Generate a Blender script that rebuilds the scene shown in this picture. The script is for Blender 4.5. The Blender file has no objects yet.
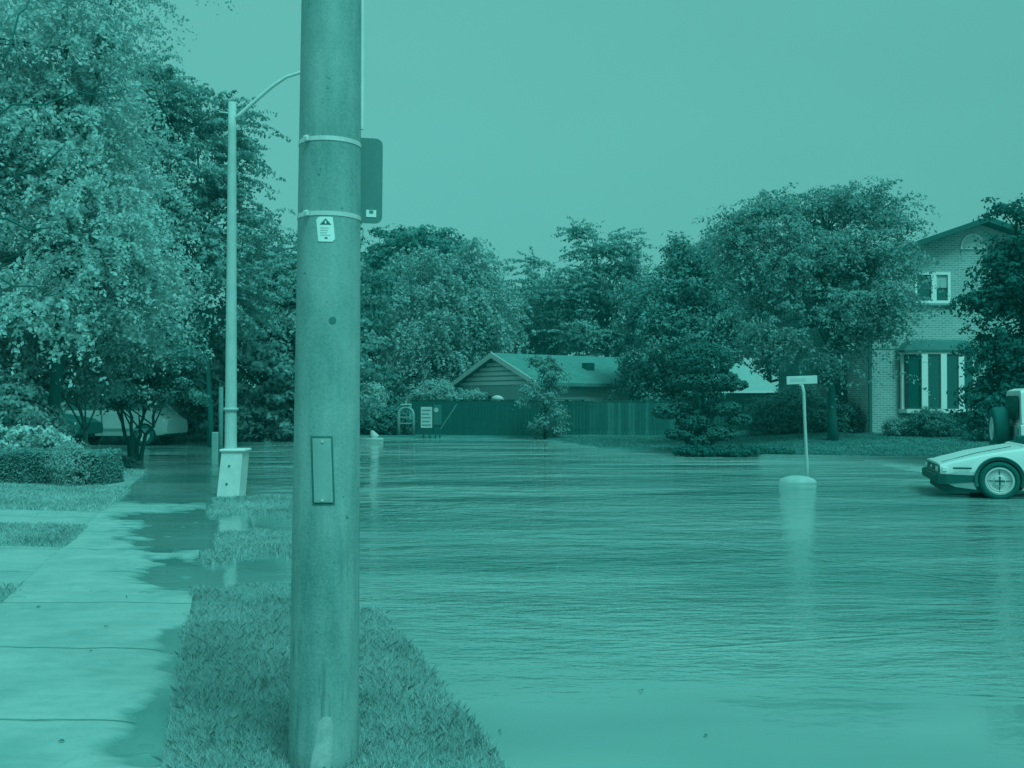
import bpy, bmesh, math, random
import numpy as np
from mathutils import Vector, Matrix
random.seed(7)
R = math.radians
SC = bpy.context.scene
COL = SC.collection
F = 1000.0      # focal length in pixels of a 1024 wide frame
EYE = 1.6       # camera height above the flood water (z = 0)
HOR = 400.0

def P(px, py, D):                       # picture position at a known distance -> place in the world
    return Vector(((px - 512) / F * D, D, EYE - (py - HOR) / F * D))

# ------------------------------------------------------------------ colour and materials
def lin(c):
    c = c / 255.0
    return c / 12.92 if c <= 0.04045 else ((c + 0.055) / 1.055) ** 2.4
def tone(t):                            # a step of the teal scale, 0 dark .. 1 light
    a, b = (2, 80, 74), (128, 217, 210)
    return [lin(max(0, a[i] + (b[i] - a[i]) * t)) for i in range(3)]
LIGHT = (0.20, 0.75, 0.70)
def A(t, k=1.0):                        # base colour of a surface that looks like step t in open daylight
    c = tone(t)
    return (min(.9, c[0] / LIGHT[0] / k), min(.9, c[1] / LIGHT[1] / k), min(.9, c[2] / LIGHT[2] / k), 1)

class NT:
    def __init__(s, m):
        s.t = m.node_tree; s.n = s.t.nodes; s.l = s.t.links
    def new(s, typ, **kw):
        n = s.n.new(typ)
        for k, v in kw.items(): setattr(n, k, v)
        return n
    def link(s, a, b): s.l.new(a, b)
    def val(s, inp, v):
        if hasattr(v, 'is_output') or isinstance(v, bpy.types.NodeSocket): s.l.new(v, inp)
        else: inp.default_value = v
    def math(s, op, a, b=0.0, clamp=False):
        n = s.new('ShaderNodeMath', operation=op); n.use_clamp = clamp
        s.val(n.inputs[0], a); s.val(n.inputs[1], b); return n.outputs[0]
    def noise(s, vec, scale, detail=4, rough=.55):
        n = s.new('ShaderNodeTexNoise'); n.inputs['Scale'].default_value = scale
        n.inputs['Detail'].default_value = detail; n.inputs['Roughness'].default_value = rough
        if vec is not None: s.link(vec, n.inputs['Vector'])
        return n.outputs['Fac']
    def mapping(s, vec, scale=(1, 1, 1), rot=(0, 0, 0)):
        n = s.new('ShaderNodeMapping'); n.inputs['Scale'].default_value = scale; n.inputs['Rotation'].default_value = rot
        s.link(vec, n.inputs['Vector']); return n.outputs[0]
    def ramp(s, fac, stops):
        n = s.new('ShaderNodeValToRGB'); e = n.color_ramp.elements
        while len(e) < len(stops): e.new(.5)
        for i, (p, c) in enumerate(stops):
            e[i].position = p; e[i].color = c if hasattr(c, '__len__') else (c, c, c, 1)
        s.link(fac, n.inputs[0]); return n.outputs[0]
    def mixc(s, fac, a, b, blend='MIX'):
        n = s.new('ShaderNodeMix', data_type='RGBA', blend_type=blend)
        s.val(n.inputs[0], fac)
        s.val(n.inputs[6], a); s.val(n.inputs[7], b); return n.outputs[2]

def newmat(name):
    m = bpy.data.materials.new(name); m.use_nodes = True
    nt = NT(m); b = nt.n['Principled BSDF']; return m, nt, b

MATS = {}
def mat(name, t, rough=.8, var=.06, scale=6, bump=.0, bscale=40, metal=0, spec=.4, stretch=(1, 1, 1), k=1.0, coat=0):
    if name in MATS: return MATS[name]
    m, nt, b = newmat(name)
    tc = nt.new('ShaderNodeTexCoord').outputs['Object']
    v = nt.mapping(tc, stretch)
    n1 = nt.noise(v, scale, 6, .6)
    n2 = nt.noise(v, scale * 7.3, 3, .6)
    f = nt.math('ADD', nt.math('MULTIPLY', n1, .65), nt.math('MULTIPLY', n2, .35))
    c = nt.ramp(f, [(.3, A(max(0, t - var), k)), (.7, A(t + var, k))])
    nt.link(c, b.inputs['Base Color'])
    b.inputs['Roughness'].default_value = rough
    b.inputs['Metallic'].default_value = metal
    b.inputs['Specular IOR Level'].default_value = spec
    b.inputs['Coat Weight'].default_value = coat
    if bump:
        bp = nt.new('ShaderNodeBump'); bp.inputs['Strength'].default_value = bump; bp.inputs['Distance'].default_value = .01
        nt.link(nt.noise(v, bscale, 5, .6), bp.inputs['Height']); nt.link(bp.outputs[0], b.inputs['Normal'])
    MATS[name] = m; return m

def leafmat(name, t, var=.1, trans=.3, k=.98, rough=.6):
    trans += .08
    if name in MATS: return MATS[name]
    m, nt, b = newmat(name)
    g = nt.new('ShaderNodeNewGeometry')
    tc = nt.new('ShaderNodeTexCoord').outputs['Object']
    nz = nt.noise(tc, .9, 3)
    f = nt.math('ADD', nt.math('MULTIPLY', g.outputs['Random Per Island'], .3), nt.math('MULTIPLY', nz, .7))
    lo, hi = A(max(0, t - var), k), A(t + var, k)
    c = nt.ramp(f, [(.1, (lo[0] * .7, lo[1], lo[2], 1)), (.9, (hi[0] * .85, hi[1], hi[2], 1))])
    nt.link(c, b.inputs['Base Color']); b.inputs['Roughness'].default_value = rough
    b.inputs['Specular IOR Level'].default_value = .15
    tr = nt.new('ShaderNodeBsdfTranslucent'); nt.link(c, tr.inputs['Color'])
    mx = nt.new('ShaderNodeMixShader'); mx.inputs[0].default_value = trans
    nt.link(b.outputs[0], mx.inputs[1]); nt.link(tr.outputs[0], mx.inputs[2])
    nt.link(mx.outputs[0], nt.n['Material Output'].inputs['Surface'])
    MATS[name] = m; return m

# ------------------------------------------------------------------ object helpers
def tag(o, label=None, cat=None, group=None, kind=None):
    if label: o['label'] = label
    if cat: o['category'] = cat
    if group: o['group'] = group
    if kind: o['kind'] = kind
    return o
def thing(name, label, cat, loc=(0, 0, 0), rz=0, group=None):
    o = bpy.data.objects.new(name, None); COL.objects.link(o)
    o.location = loc; o.rotation_euler = (0, 0, rz); o.empty_display_size = .2
    return tag(o, label, cat, group)
def mobj(name, V, Fc, m, parent=None, smooth=False):
    me = bpy.data.meshes.new(name)
    me.from_pydata([tuple(v) for v in V], [], Fc); me.update()
    if m: me.materials.append(m)
    if smooth: me.polygons.foreach_set('use_smooth', [True] * len(me.polygons))
    o = bpy.data.objects.new(name, me); COL.objects.link(o)
    if parent: o.parent = parent
    return o
def npmesh(name, V, nper, m, parent=None):          # V: (n*nper,3) loose polygons of nper corners
    n = len(V) // nper
    me = bpy.data.meshes.new(name)
    me.vertices.add(len(V)); me.vertices.foreach_set('co', V.astype(np.float32).ravel())
    me.loops.add(len(V)); me.loops.foreach_set('vertex_index', np.arange(len(V), dtype=np.int32))
    me.polygons.add(n); me.polygons.foreach_set('loop_start', np.arange(0, n * nper, nper, dtype=np.int32))
    me.polygons.foreach_set('loop_total', np.full(n, nper, dtype=np.int32))
    me.update(calc_edges=True); me.materials.append(m)
    o = bpy.data.objects.new(name, me); COL.objects.link(o)
    if parent: o.parent = parent
    return o

class MB:
    def __init__(s): s.V = []; s.F = []; s.M = Matrix()
    def add(s, V, Fc):
        k = len(s.V); s.V += [s.M @ Vector(v) for v in V]; s.F += [tuple(i + k for i in f) for f in Fc]; return s
    def box(s, x0, x1, y0, y1, z0, z1, bev=0.0):
        if bev <= 0:
            V = [(x, y, z) for z in (z0, z1) for y in (y0, y1) for x in (x0, x1)]
            Fc = [(0, 2, 3, 1), (4, 5, 7, 6), (0, 1, 5, 4), (2, 6, 7, 3), (0, 4, 6, 2), (1, 3, 7, 5)]
            return s.add(V, Fc)
        b = min(bev, (x1 - x0) * .45, (y1 - y0) * .45, (z1 - z0) * .45)
        rings = []
        for z, i in ((z0, b), (z0 + b, 0), (z1 - b, 0), (z1, b)):
            X0, X1, Y0, Y1 = x0 + i, x1 - i, y0 + i, y1 - i
            rings.append([(X0 + b, Y0, z), (X1 - b, Y0, z), (X1, Y0 + b, z), (X1, Y1 - b, z), (X1 - b, Y1, z), (X0 + b, Y1, z), (X0, Y1 - b, z), (X0, Y0 + b, z)])
        return s.loft(rings)
    def loft(s, rings, caps=True, closed=True):
        n = len(rings[0]); V = [p for r in rings for p in r]; Fc = []
        for i in range(len(rings) - 1):
            for j in range(n if closed else n - 1):
                a = i * n + j; b = i * n + (j + 1) % n
                Fc.append((a, b, b + n, a + n))
        if caps: Fc += [tuple(range(n))[::-1], tuple(range((len(rings) - 1) * n, len(rings) * n))]
        return s.add(V, Fc)
    def prism(s, poly, y0, y1):                      # polygon in x,z pushed along y
        return s.loft([[(x, y0, z) for x, z in poly], [(x, y1, z) for x, z in poly]])
    def prismx(s, poly, x0, x1):                     # polygon in y,z pushed along x
        return s.loft([[(x0, y, z) for y, z in poly], [(x1, y, z) for y, z in poly]])
    def cyl(s, c, ax, r0, r1, h, n=20):
        c = Vector(c); ax = Vector(ax).normalized(); q = ax.to_track_quat('Z', 'Y')
        rg = lambda r, d: [c + q @ Vector((r * math.cos(2 * math.pi * k / n), r * math.sin(2 * math.pi * k / n), d)) for k in range(n)]
        return s.loft([rg(r0, 0), rg(r1, h)])
    def lathe(s, prof, n=28, c=(0, 0, 0), ax=(0, 0, 1)):   # prof: (r, h) pairs
        c = Vector(c); q = Vector(ax).normalized().to_track_quat('Z', 'Y')
        return s.loft([[c + q @ Vector((r * math.cos(2 * math.pi * k / n), r * math.sin(2 * math.pi * k / n), h)) for k in range(n)] for r, h in prof])
    def tube(s, pts, rad, n=8):
        pts = [Vector(p) for p in pts]
        if not hasattr(rad, '__len__'): rad = [rad] * len(pts)
        rings = []
        u = None
        for i, p in enumerate(pts):
            d = (pts[min(i + 1, len(pts) - 1)] - pts[max(i - 1, 0)]).normalized()
            if u is None: u = d.orthogonal().normalized()
            u = (u - d * u.dot(d)).normalized(); w = d.cross(u)
            rings.append([p + (u * math.cos(2 * math.pi * k / n) + w * math.sin(2 * math.pi * k / n)) * rad[i] for k in range(n)])
        return s.loft(rings)
    def build(s, name, m, parent=None, smooth=False):
        o = mobj(name, s.V, s.F, m, parent, smooth)
        bm = bmesh.new(); bm.from_mesh(o.data); bmesh.ops.recalc_face_normals(bm, faces=bm.faces); bm.to_mesh(o.data); bm.free()
        return o
def smooth_angle(o, ang=35):
    me = o.data
    me.polygons.foreach_set('use_smooth', [True] * len(me.polygons))
    bm = bmesh.new(); bm.from_mesh(me)
    for e in bm.edges:
        if len(e.link_faces) == 2 and e.calc_face_angle(0) > R(ang): e.smooth = False
    bm.to_mesh(me); bm.free(); return o

# ------------------------------------------------------------------ value noise for heights
_rng = np.random.default_rng(3)
_G = _rng.random((64, 64))
def vn(x, y, s=1.0):
    x = np.asarray(x, float) * s + 100.3; y = np.asarray(y, float) * s + 57.7
    xi = np.floor(x).astype(int); yi = np.floor(y).astype(int); fx = x - xi; fy = y - yi
    fx = fx * fx * (3 - 2 * fx); fy = fy * fy * (3 - 2 * fy)
    g = lambda a, b: _G[a % 64, b % 64]
    return (g(xi, yi) * (1 - fx) * (1 - fy) + g(xi + 1, yi) * fx * (1 - fy) + g(xi, yi + 1) * (1 - fx) * fy + g(xi + 1, yi + 1) * fx * fy) - .5
def ss(a, b, x):
    t = np.clip((np.asarray(x, float) - a) / (b - a), 0, 1); return t * t * (3 - 2 * t)
SL = .29            # the walk, the verge and the kerb all run along x = u - SL*y
def h_walk(u, y):
    lat = (u + 1.7) / 1.47
    h = .026 - .010 * ss(12.5, 15, y) - .060 * ss(15.0, 17.5, y) - .10 * ss(19, 26, y)
    h = h - .008 * lat ** 1.5 + vn(u, y, 1.1) * .007 + vn(u * 2.2, y, 2.7) * .004
    for (cu, cy, ru, ry, dp) in ((-.28, 9.15, .42, .75, .045), (-.27, 4.85, .20, .45, .030), (-.26, 6.75, .16, .30, .035), (-.34, 12.3, .72, 1.9, .050), (-.25, 6.0, .10, .9, .02), (-.9, 13.6, .5, .5, .03)):
        e = ((u - cu) / ru) ** 2 + ((y - cy) / ry) ** 2 + vn(u * 3, y * 3, 2.3) * 1.6 + vn(u * 2, y * 8, 2.3) * .8
        h = h - dp * np.exp(-np.maximum(e, 0) ** 1.2)
    return h + vn(u * 1.2, y, 7.0) * .006 + vn(u * .6 + 4, y * 2.2, 6.0) * .010
def h_verge(u, y0):
    y = y0 + vn(u * 1.6, y0, 1.2) * 1.1 + vn(u * 3, y0, 4.0) * .35
    h = .05 * (1 - ss(6.5, 8.3, y)) - .02 * (ss(7.6, 8.5, y)) + .03 * (ss(9.5, 10.1, y) - ss(11.5, 12.3, y)) + .032 * (ss(13.6, 14.3, y) - ss(16.2, 17, y)) - .10 * ss(17, 21, y)
    h = h + vn(u, y0, 2.0) * .016 + vn(u, y0, 6.0) * .010
    jag = vn(u * 2, y0, 5.0) * .12
    h = h - .02 * ss(.85, 1.2, u + jag) - .03 * (1 - ss(-.30, -.1, u + jag)) * (1 - ss(7, 8, y0))
    return h - .03 * (1 - ss(-.26, .0, u + jag * 1.5)) * ss(8.6, 9.2, y0)
def h_left(u, y):                       # lawns and paths left of the walk
    h = .035 + .03 * ss(-1.7, -4, -(-u) if False else -u * 0 + u) * 0
    d = np.clip(-1.7 - u, 0, 30)
    h = .022 + .018 * d - .012 * ss(16, 22, y) - .11 * ss(22.0, 24.5, y) * (1 - ss(2.5, 6.5, d)) + vn(u, y, 1.5) * .01
    return h
def h_right(x, y):                      # lawn on the far side of the street
    fx = np.array([-30, -8, 1.0, 3.0, 5.4, 6.6, 12, 40]); fy = np.array([43.5, 43, 42, 33, 30.8, 28.2, 26.6, 26.4])
    d = y - np.interp(x, fx, fy)
    hi = .07 + .30 * ss(5.5, 11, x)
    return -.12 + .12 * ss(-1.2, .1, d) + .04 * ss(0, .6, d) + hi * ss(.2, 7, d) + vn(x, y, .5) * .04 * ss(1, 4, d)

def sheet(name, us, ys, hf, m, skew=SL, parent=None, uv=False):
    U, Y = np.meshgrid(us, ys); X = U - skew * Y; Z = hf(U if skew else X, Y)
    nx, ny = len(us), len(ys)
    V = np.stack([X, Y, Z], -1).reshape(-1, 3)
    i = np.arange(ny - 1)[:, None] * nx + np.arange(nx - 1)[None, :]
    i = i.ravel(); Fc = np.stack([i, i + 1, i + 1 + nx, i + nx], -1)
    o = mobj(name, V.tolist(), Fc.tolist(), m, parent, True)
    if uv:
        l = o.data.uv_layers.new(name='walk'); vi = np.empty(len(o.data.loops), dtype=np.int32)
        o.data.loops.foreach_get('vertex_index', vi)
        l.data.foreach_set('uv', np.stack([U.ravel()[vi], Y.ravel()[vi]], -1).astype(np.float32).ravel())
    return o

# ------------------------------------------------------------------ ground materials
def m_walk():
    m, nt, b = newmat('concrete_walk')
    geo = nt.new('ShaderNodeNewGeometry'); pos = geo.outputs['Position']
    uv = nt.new('ShaderNodeUVMap', uv_map='walk').outputs[0]
    sep = nt.new('ShaderNodeSeparateXYZ'); nt.link(pos, sep.inputs[0])
    su = nt.new('ShaderNodeSeparateXYZ'); nt.link(uv, su.inputs[0])
    n1 = nt.noise(nt.mapping(pos, (.7, 1.6, 1)), 1.4, 6, .6); n2 = nt.noise(pos, 60, 4, .7); n3 = nt.noise(nt.mapping(pos, (1, 1.8, 1)), 5.2, 5, .65)
    f = nt.math('ADD', nt.math('MULTIPLY', n1, .5), nt.math('ADD', nt.math('MULTIPLY', n2, .2), nt.math('MULTIPLY', n3, .3)))
    dry = nt.ramp(f, [(.32, A(.45)), (.5, A(.54)), (.68, A(.61))])
    # damp staining close to the water level
    z = nt.math('ADD', sep.outputs['Z'], nt.math('MULTIPLY', nt.math('SUBTRACT', nt.noise(nt.mapping(pos, (1, 6, 1)), 3.5, 6, .7), .5), .030))
    wet = nt.ramp(nt.math('MULTIPLY', z, 25), [(.06, 1.), (.42, 0.)])
    blot = nt.ramp(nt.noise(pos, 1.9, 6, .7), [(.47, 0.), (.66, .8)]); dry = nt.mixc(blot, dry, A(.44))
    grit = nt.ramp(nt.noise(pos, 27, 3, .6), [(.66, 0.), (.74, .6)]); dry = nt.mixc(grit, dry, A(.36))
    vr = nt.new('ShaderNodeTexVoronoi', feature='DISTANCE_TO_EDGE'); vr.inputs['Scale'].default_value = .42
    wv = nt.new('ShaderNodeVectorMath', operation='ADD'); nt.link(pos, wv.inputs[0]); wn = nt.new('ShaderNodeTexNoise'); wn.inputs['Scale'].default_value = 2.5; nt.link(pos, wn.inputs['Vector']); nt.link(wn.outputs['Color'], wv.inputs[1]); nt.link(wv.outputs[0], vr.inputs['Vector'])
    crack = nt.ramp(vr.outputs['Distance'], [(.0, .7), (.006, 0.)]); dry = nt.mixc(nt.math('MULTIPLY', crack, nt.ramp(nt.noise(pos, .9, 2), [(.5, 0.), (.6, 1.)])), dry, A(.15))
    c = nt.mixc(wet, dry, A(.34))
    # joints cut across and cracks
    w = nt.math('ADD', su.outputs['Y'], nt.math('MULTIPLY', nt.math('SUBTRACT', nt.noise(pos, 9, 2), .5), .012))
    fr = nt.math('FRACT', nt.math('DIVIDE', w, 1.42))
    j = nt.ramp(nt.math('ABSOLUTE', nt.math('SUBTRACT', fr, .5)), [(.0, 1.), (.013, 0.)])
    jf = nt.math('MULTIPLY', j, nt.math('ADD', nt.math('MULTIPLY', nt.noise(pos, 5, 3), .8), .45))
    c = nt.mixc(jf, c, A(.0))
    nt.link(c, b.inputs['Base Color'])
    nt.link(nt.math('SUBTRACT', .85, nt.math('MULTIPLY', wet, .5)), b.inputs['Roughness'])
    bp = nt.new('ShaderNodeBump'); bp.inputs['Strength'].default_value = .35; bp.inputs['Distance'].default_value = .004
    nt.link(nt.math('SUBTRACT', nt.noise(pos, 130, 5, .7), nt.math('MULTIPLY', j, 1.5)), bp.inputs['Height']); nt.link(bp.outputs[0], b.inputs['Normal'])
    return m
def m_lawn(name, t=.42):
    m, nt, b = newmat(name)
    pos = nt.new('ShaderNodeNewGeometry').outputs['Position']
    f = nt.math('ADD', nt.math('MULTIPLY', nt.noise(pos, 1.2, 5, .65), .5), nt.math('MULTIPLY', nt.noise(nt.mapping(pos, (1, .6, 1)), 38, 4, .7), .5))
    nt.link(nt.ramp(f, [(.35, A(t - .16)), (.5, A(t)), (.66, A(t + .12))]), b.inputs['Base Color'])
    b.inputs['Roughness'].default_value = .95; b.inputs['Specular IOR Level'].default_value = .1
    bp = nt.new('ShaderNodeBump'); bp.inputs['Strength'].default_value = .8; bp.inputs['Distance'].default_value = .03
    nt.link(nt.noise(pos, 45, 5, .7), bp.inputs['Height']); nt.link(bp.outputs[0], b.inputs['Normal'])
    return m
def m_water():
    m, nt, b = newmat('flood_water')
    pos = nt.new('ShaderNodeNewGeometry').outputs['Position']
    sp = nt.new('ShaderNodeSeparateXYZ'); nt.link(pos, sp.inputs[0]); X, Y = sp.outputs['X'], sp.outputs['Y']
    silt = nt.noise(nt.mapping(pos, (.5, 1, 1)), .22, 4, .6)
    nt.link(nt.ramp(silt, [(.36, A(.28)), (.64, A(.50))]), b.inputs['Base Color'])
    b.inputs['Roughness'].default_value = .045; b.inputs['IOR'].default_value = 1.38
    b.inputs['Specular IOR Level'].default_value = 1.0
    wave = nt.noise(nt.mapping(pos, (1.15, 3.0, 1), (0, 0, R(4))), 1.45, 3, .5)
    wav2 = nt.noise(nt.mapping(pos, (1.5, 3.8, 1), (0, 0, R(-6))), 3.3, 3, .6)
    chop = nt.noise(nt.mapping(pos, (1.5, 2.0, 1), (0, 0, R(9))), 1.25, 5, .62)
    roll = nt.noise(nt.mapping(pos, (.95, 1.3, 1), (0, 0, R(-5))), .8, 5, .62)
    swell = nt.noise(nt.mapping(pos, (.25, 1.0, 1)), .55, 3, .5)
    # rough water over the middle of the street, calm by the verge and over the drowned walk
    dist = nt.math('ADD', nt.math('MULTIPLY', nt.math('SUBTRACT', Y, 5.2), .55), nt.math('MULTIPLY', nt.math('SUBTRACT', nt.noise(pos, .35, 3), .5), 1.2), True)
    street = nt.math('MULTIPLY', nt.math('ADD', nt.math('ADD', X, nt.math('MULTIPLY', Y, SL)), -.4), .5, True)
    far = nt.math('MULTIPLY', nt.math('SUBTRACT', Y, 8), .09, True)
    left = nt.math('MULTIPLY', nt.math('SUBTRACT', nt.math('MULTIPLY', Y, .2), nt.math('SUBTRACT', X, .5)), .2, True)
    patch = nt.ramp(nt.noise(nt.mapping(pos, (.35, 1, 1)), .5, 3, .5), [(.34, .30), (.62, 1.15)])
    amp = nt.math('MULTIPLY', nt.math('ADD', nt.math('MULTIPLY', dist, street), .03), patch)
    amp = nt.math('MULTIPLY', amp, nt.math('ADD', nt.math('MULTIPLY', left, .8), 1.15))
    h = nt.math('ADD', nt.math('MULTIPLY', wave, .064), nt.math('MULTIPLY', wav2, .044))
    h = nt.math('ADD', h, nt.math('MULTIPLY', nt.math('MULTIPLY', chop, .30), far))
    h = nt.math('ADD', h, nt.math('MULTIPLY', nt.math('MULTIPLY', roll, .45), nt.math('MULTIPLY', nt.math('SUBTRACT', Y, 12), .06, True)))
    h = nt.math('MULTIPLY', h, amp)
    h = nt.math('ADD', h, nt.math('MULTIPLY', swell, .008))
    # two long wakes running across the near water
    for (ax, ay, bx, by, wd, hh) in ((.75, 6.35, 2.6, 6.85, .05, .016), (1.9, 11.6, 3.9, 9.0, .05, -.02), (1.9, 7.9, 6.5, 7.7, .05, .014), (2.2, 5.5, 3.6, 5.2, .04, .01)):
        L = math.hypot(bx - ax, by - ay); nx_, ny_ = -(by - ay) / L, (bx - ax) / L; tx, ty = (bx - ax) / L, (by - ay) / L
        d = nt.math('ADD', nt.math('ADD', nt.math('MULTIPLY', X, nx_), nt.math('MULTIPLY', Y, ny_)), -(ax * nx_ + ay * ny_))
        d = nt.math('ADD', d, nt.math('MULTIPLY', nt.math('SUBTRACT', nt.noise(pos, .8, 2), .5), .12))
        s = nt.math('ADD', nt.math('ADD', nt.math('MULTIPLY', X, tx), nt.math('MULTIPLY', Y, ty)), -(ax * tx + ay * ty))
        e = nt.math('SUBTRACT', 1, nt.math('DIVIDE', nt.math('ABSOLUTE', d), wd), True)
        w = nt.math('MULTIPLY', nt.math('MULTIPLY', s, 2, True), nt.math('MULTIPLY', nt.math('SUBTRACT', L + .5, s), 2, True))
        h = nt.math('ADD', h, nt.math('MULTIPLY', nt.math('MULTIPLY', nt.math('MULTIPLY', e, e), w), hh))
    bp = nt.new('ShaderNodeBump'); bp.inputs['Strength'].default_value = 1; bp.inputs['Distance'].default_value = 1.0
    nt.link(h, bp.inputs['Height']); nt.link(bp.outputs[0], b.inputs['Normal'])
    return m
LAWN = m_lawn('lawn_turf', .44)
LAWNF = m_lawn('far_turf', .20)
WALK = m_walk()

# ------------------------------------------------------------------ the setting
sheet('ground', np.linspace(-500, 500, 21), np.linspace(-60, 900, 25), lambda x, y: np.full_like(x, -.22), mat('earth', .25, .95, .05, .5), 0)
tag(COL.objects['ground'], kind='structure')
tag(mobj('flood_water', [(-60, -4, 0), (70, -4, 0), (70, 60, 0), (-60, 60, 0)], [(0, 1, 2, 3)], m_water()), kind='structure')
tag(sheet('road', np.linspace(1.25, 30, 30), np.linspace(-4, 42, 40), lambda x, y: np.full_like(x, -.12), mat('asphalt', .2, .9, .05, 20)), kind='structure')
tag(sheet('pavement', np.arange(-1.70, -.2, .03), np.arange(1.5, 26, .03), h_walk, WALK, uv=True), kind='structure')
tag(sheet('grass_verge', np.arange(-.235, 1.16, .03), np.arange(1.5, 24, .05), h_verge, LAWN), kind='structure')
kb = sheet('kerb', np.array([1.14, 1.15, 1.27, 1.28]), np.arange(1.5, 24, .2), lambda u, y: np.where((u > 1.145) & (u < 1.275), -.005, -.14) + 0 * y, mat('kerb_concrete', .5, .8))
tag(kb, kind='structure')
ys = lambda a, b: np.arange(a, b + .01, .1)
us = np.concatenate([np.arange(-12, -3, .3), np.arange(-3, -1.69, .1)])
for nm, a, b_, mm, lo in (('lawn', 2, 8.5, LAWN, -12), ('front_path', 8.5, 10.75, WALK, -12), ('lawn', 10.75, 12.55, LAWN, -12), ('front_path', 12.55, 14.2, WALK, -12),
                          ('lawn', 14.2, 18.3, LAWN, -12), ('front_path', 18.3, 20.2, WALK, -12), ('lawn', 20.2, 24.2, LAWN, -12), ('driveway', 24.2, 45, mat('drive_concrete', .42, .7, .08, 2), -30)):
    uu = us if lo == -12 else np.arange(-30, -1.69, .4)
    if nm != 'lawn': a, b_ = a - .06, b_ + .4
    uu = np.append(uu, [-1.66])
    off = -.007 if nm != 'lawn' else 0
    tag(sheet(nm, uu, ys(a, b_), lambda u, y, off=off, a=a, b_=b_, nm=nm: h_left(u, y) + off - (.03 * ((y < a + .05) | (y > b_ - .02)) if nm == 'lawn' else 0) - .035 * (u > -1.675), mm, uv=(mm is WALK)), kind='structure')
tag(sheet('far_lawn', np.arange(-34, 45, .5), np.arange(25, 75, .4), h_right, LAWNF, 0), kind='structure')
tag(sheet('driveway', np.arange(7.0, 22, .12), np.arange(14.2, 27, .1), lambda x, y: -.05 + .058 * ss(7.0, 9.6, x + vn(x, y, .8)) * ss(14.3, 16.0, y + vn(x, y, 1.0)) + vn(x, y, .7) * .02 + vn(x, y, 3) * .012, mat('shore_concrete', .45, .6, .08, 1.5), 0), kind='structure')
# kerb of the far lawn
kv = MB(); pts = [(6.4, 28.25), (8, 27.6), (10, 27.0), (12, 26.65), (15, 26.5), (24, 26.4)]
for a, b_ in zip(pts[:-1], pts[1:]):
    d = Vector((b_[0] - a[0], b_[1] - a[1])); n = Vector((-d.y, d.x)).normalized() * .15
    V = [(a[0], a[1], -.2), (b_[0], b_[1], -.2), (b_[0] + n.x, b_[1] + n.y, -.2), (a[0] + n.x, a[1] + n.y, -.2)]
    kv.add(V + [(x, y, .075) for x, y, z in V], [(0, 1, 2, 3)[::-1], (4, 5, 6, 7), (0, 1, 5, 4), (1, 2, 6, 5), (2, 3, 7, 6), (3, 0, 4, 7)])
tag(kv.build('kerb', mat('far_kerb', .45, .8)), kind='structure')

# ------------------------------------------------------------------ grass blades
def blades(name, n, umin, umax, ymin, ymax, hf, hgt, wid, m, label, skew=SL, clump=.5, zmin=-.03, pw=1.0):
    rg = np.random.default_rng(n % 991)
    t = rg.random(n) ** pw
    y = ymin + (ymax - ymin) * t; u = umin + (umax - umin) * rg.random(n)
    x = u - skew * y; z = hf(u if skew else x, y)
    dn = vn(u * 1.0, y, 3.1) + .5
    k = (z > zmin) & (rg.random(n) < .35 + dn * 1.1)
    x, y, z, u, dn = x[k], y[k], z[k], u[k], dn[k]; n = len(x)
    h = hgt * (.45 + .75 * rg.random(n)) * (.7 + .6 * dn)
    an = rg.random(n) * 6.283; le = rg.normal(0, .42, (n, 2)) * h[:, None]
    w = wid * (.6 + .8 * rg.random(n)); dx, dy = np.cos(an) * w, np.sin(an) * w
    B = np.stack([x, y, z - .004], -1); W = np.stack([dx, dy, 0 * dx], -1)
    Md = B + np.stack([le[:, 0] * .35, le[:, 1] * .35, h * .62], -1)
    T = B + np.stack([le[:, 0], le[:, 1], h], -1)
    V = np.stack([B - W, B + W, Md + W * .7, T, Md - W * .7], 1).reshape(-1, 3)
    o = npmesh(name, V, 5, m); return tag(o, label, 'grass', kind='stuff')
GM = leafmat('grass_blade', .68, .30, .25, .95, .6)
blades('grass', 260000, -.25, 1.22, 3.2, 8.7, h_verge, .045, .0014, GM, 'mown grass of the verge around the concrete pole', zmin=-.018, pw=1.3)
blades('grass', 80000, -.27, 1.2, 8.7, 17.2, h_verge, .05, .003, GM, 'half drowned grass of the verge towards the leaning lamp base', zmin=-.004)
blades('grass', 26000, -6, -1.66, 3, 8.5, h_left, .05, .003, GM, 'grass at the left edge of the pavement beside the nearest path')
blades('grass', 36000, -7, -1.66, 10.75, 12.55, h_left, .055, .004, GM, 'grass patch between the two nearest front paths')
blades('grass', 42000, -8, -1.66, 14.2, 18.3, h_left, .05, .006, GM, 'grass in front of the clipped hedge')
blades('grass', 16000, -7, -1.7, 20.2, 23.4, h_left, .05, .008, GM, 'grass behind the furthest front path')
blades('grass', 70000, 1, 22, 26.5, 41, h_right, .05, .014, leafmat('far_blade', .33, .12, .2, 1.0), 'lawn grass in front of the brick house', 0, zmin=.03)

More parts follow.
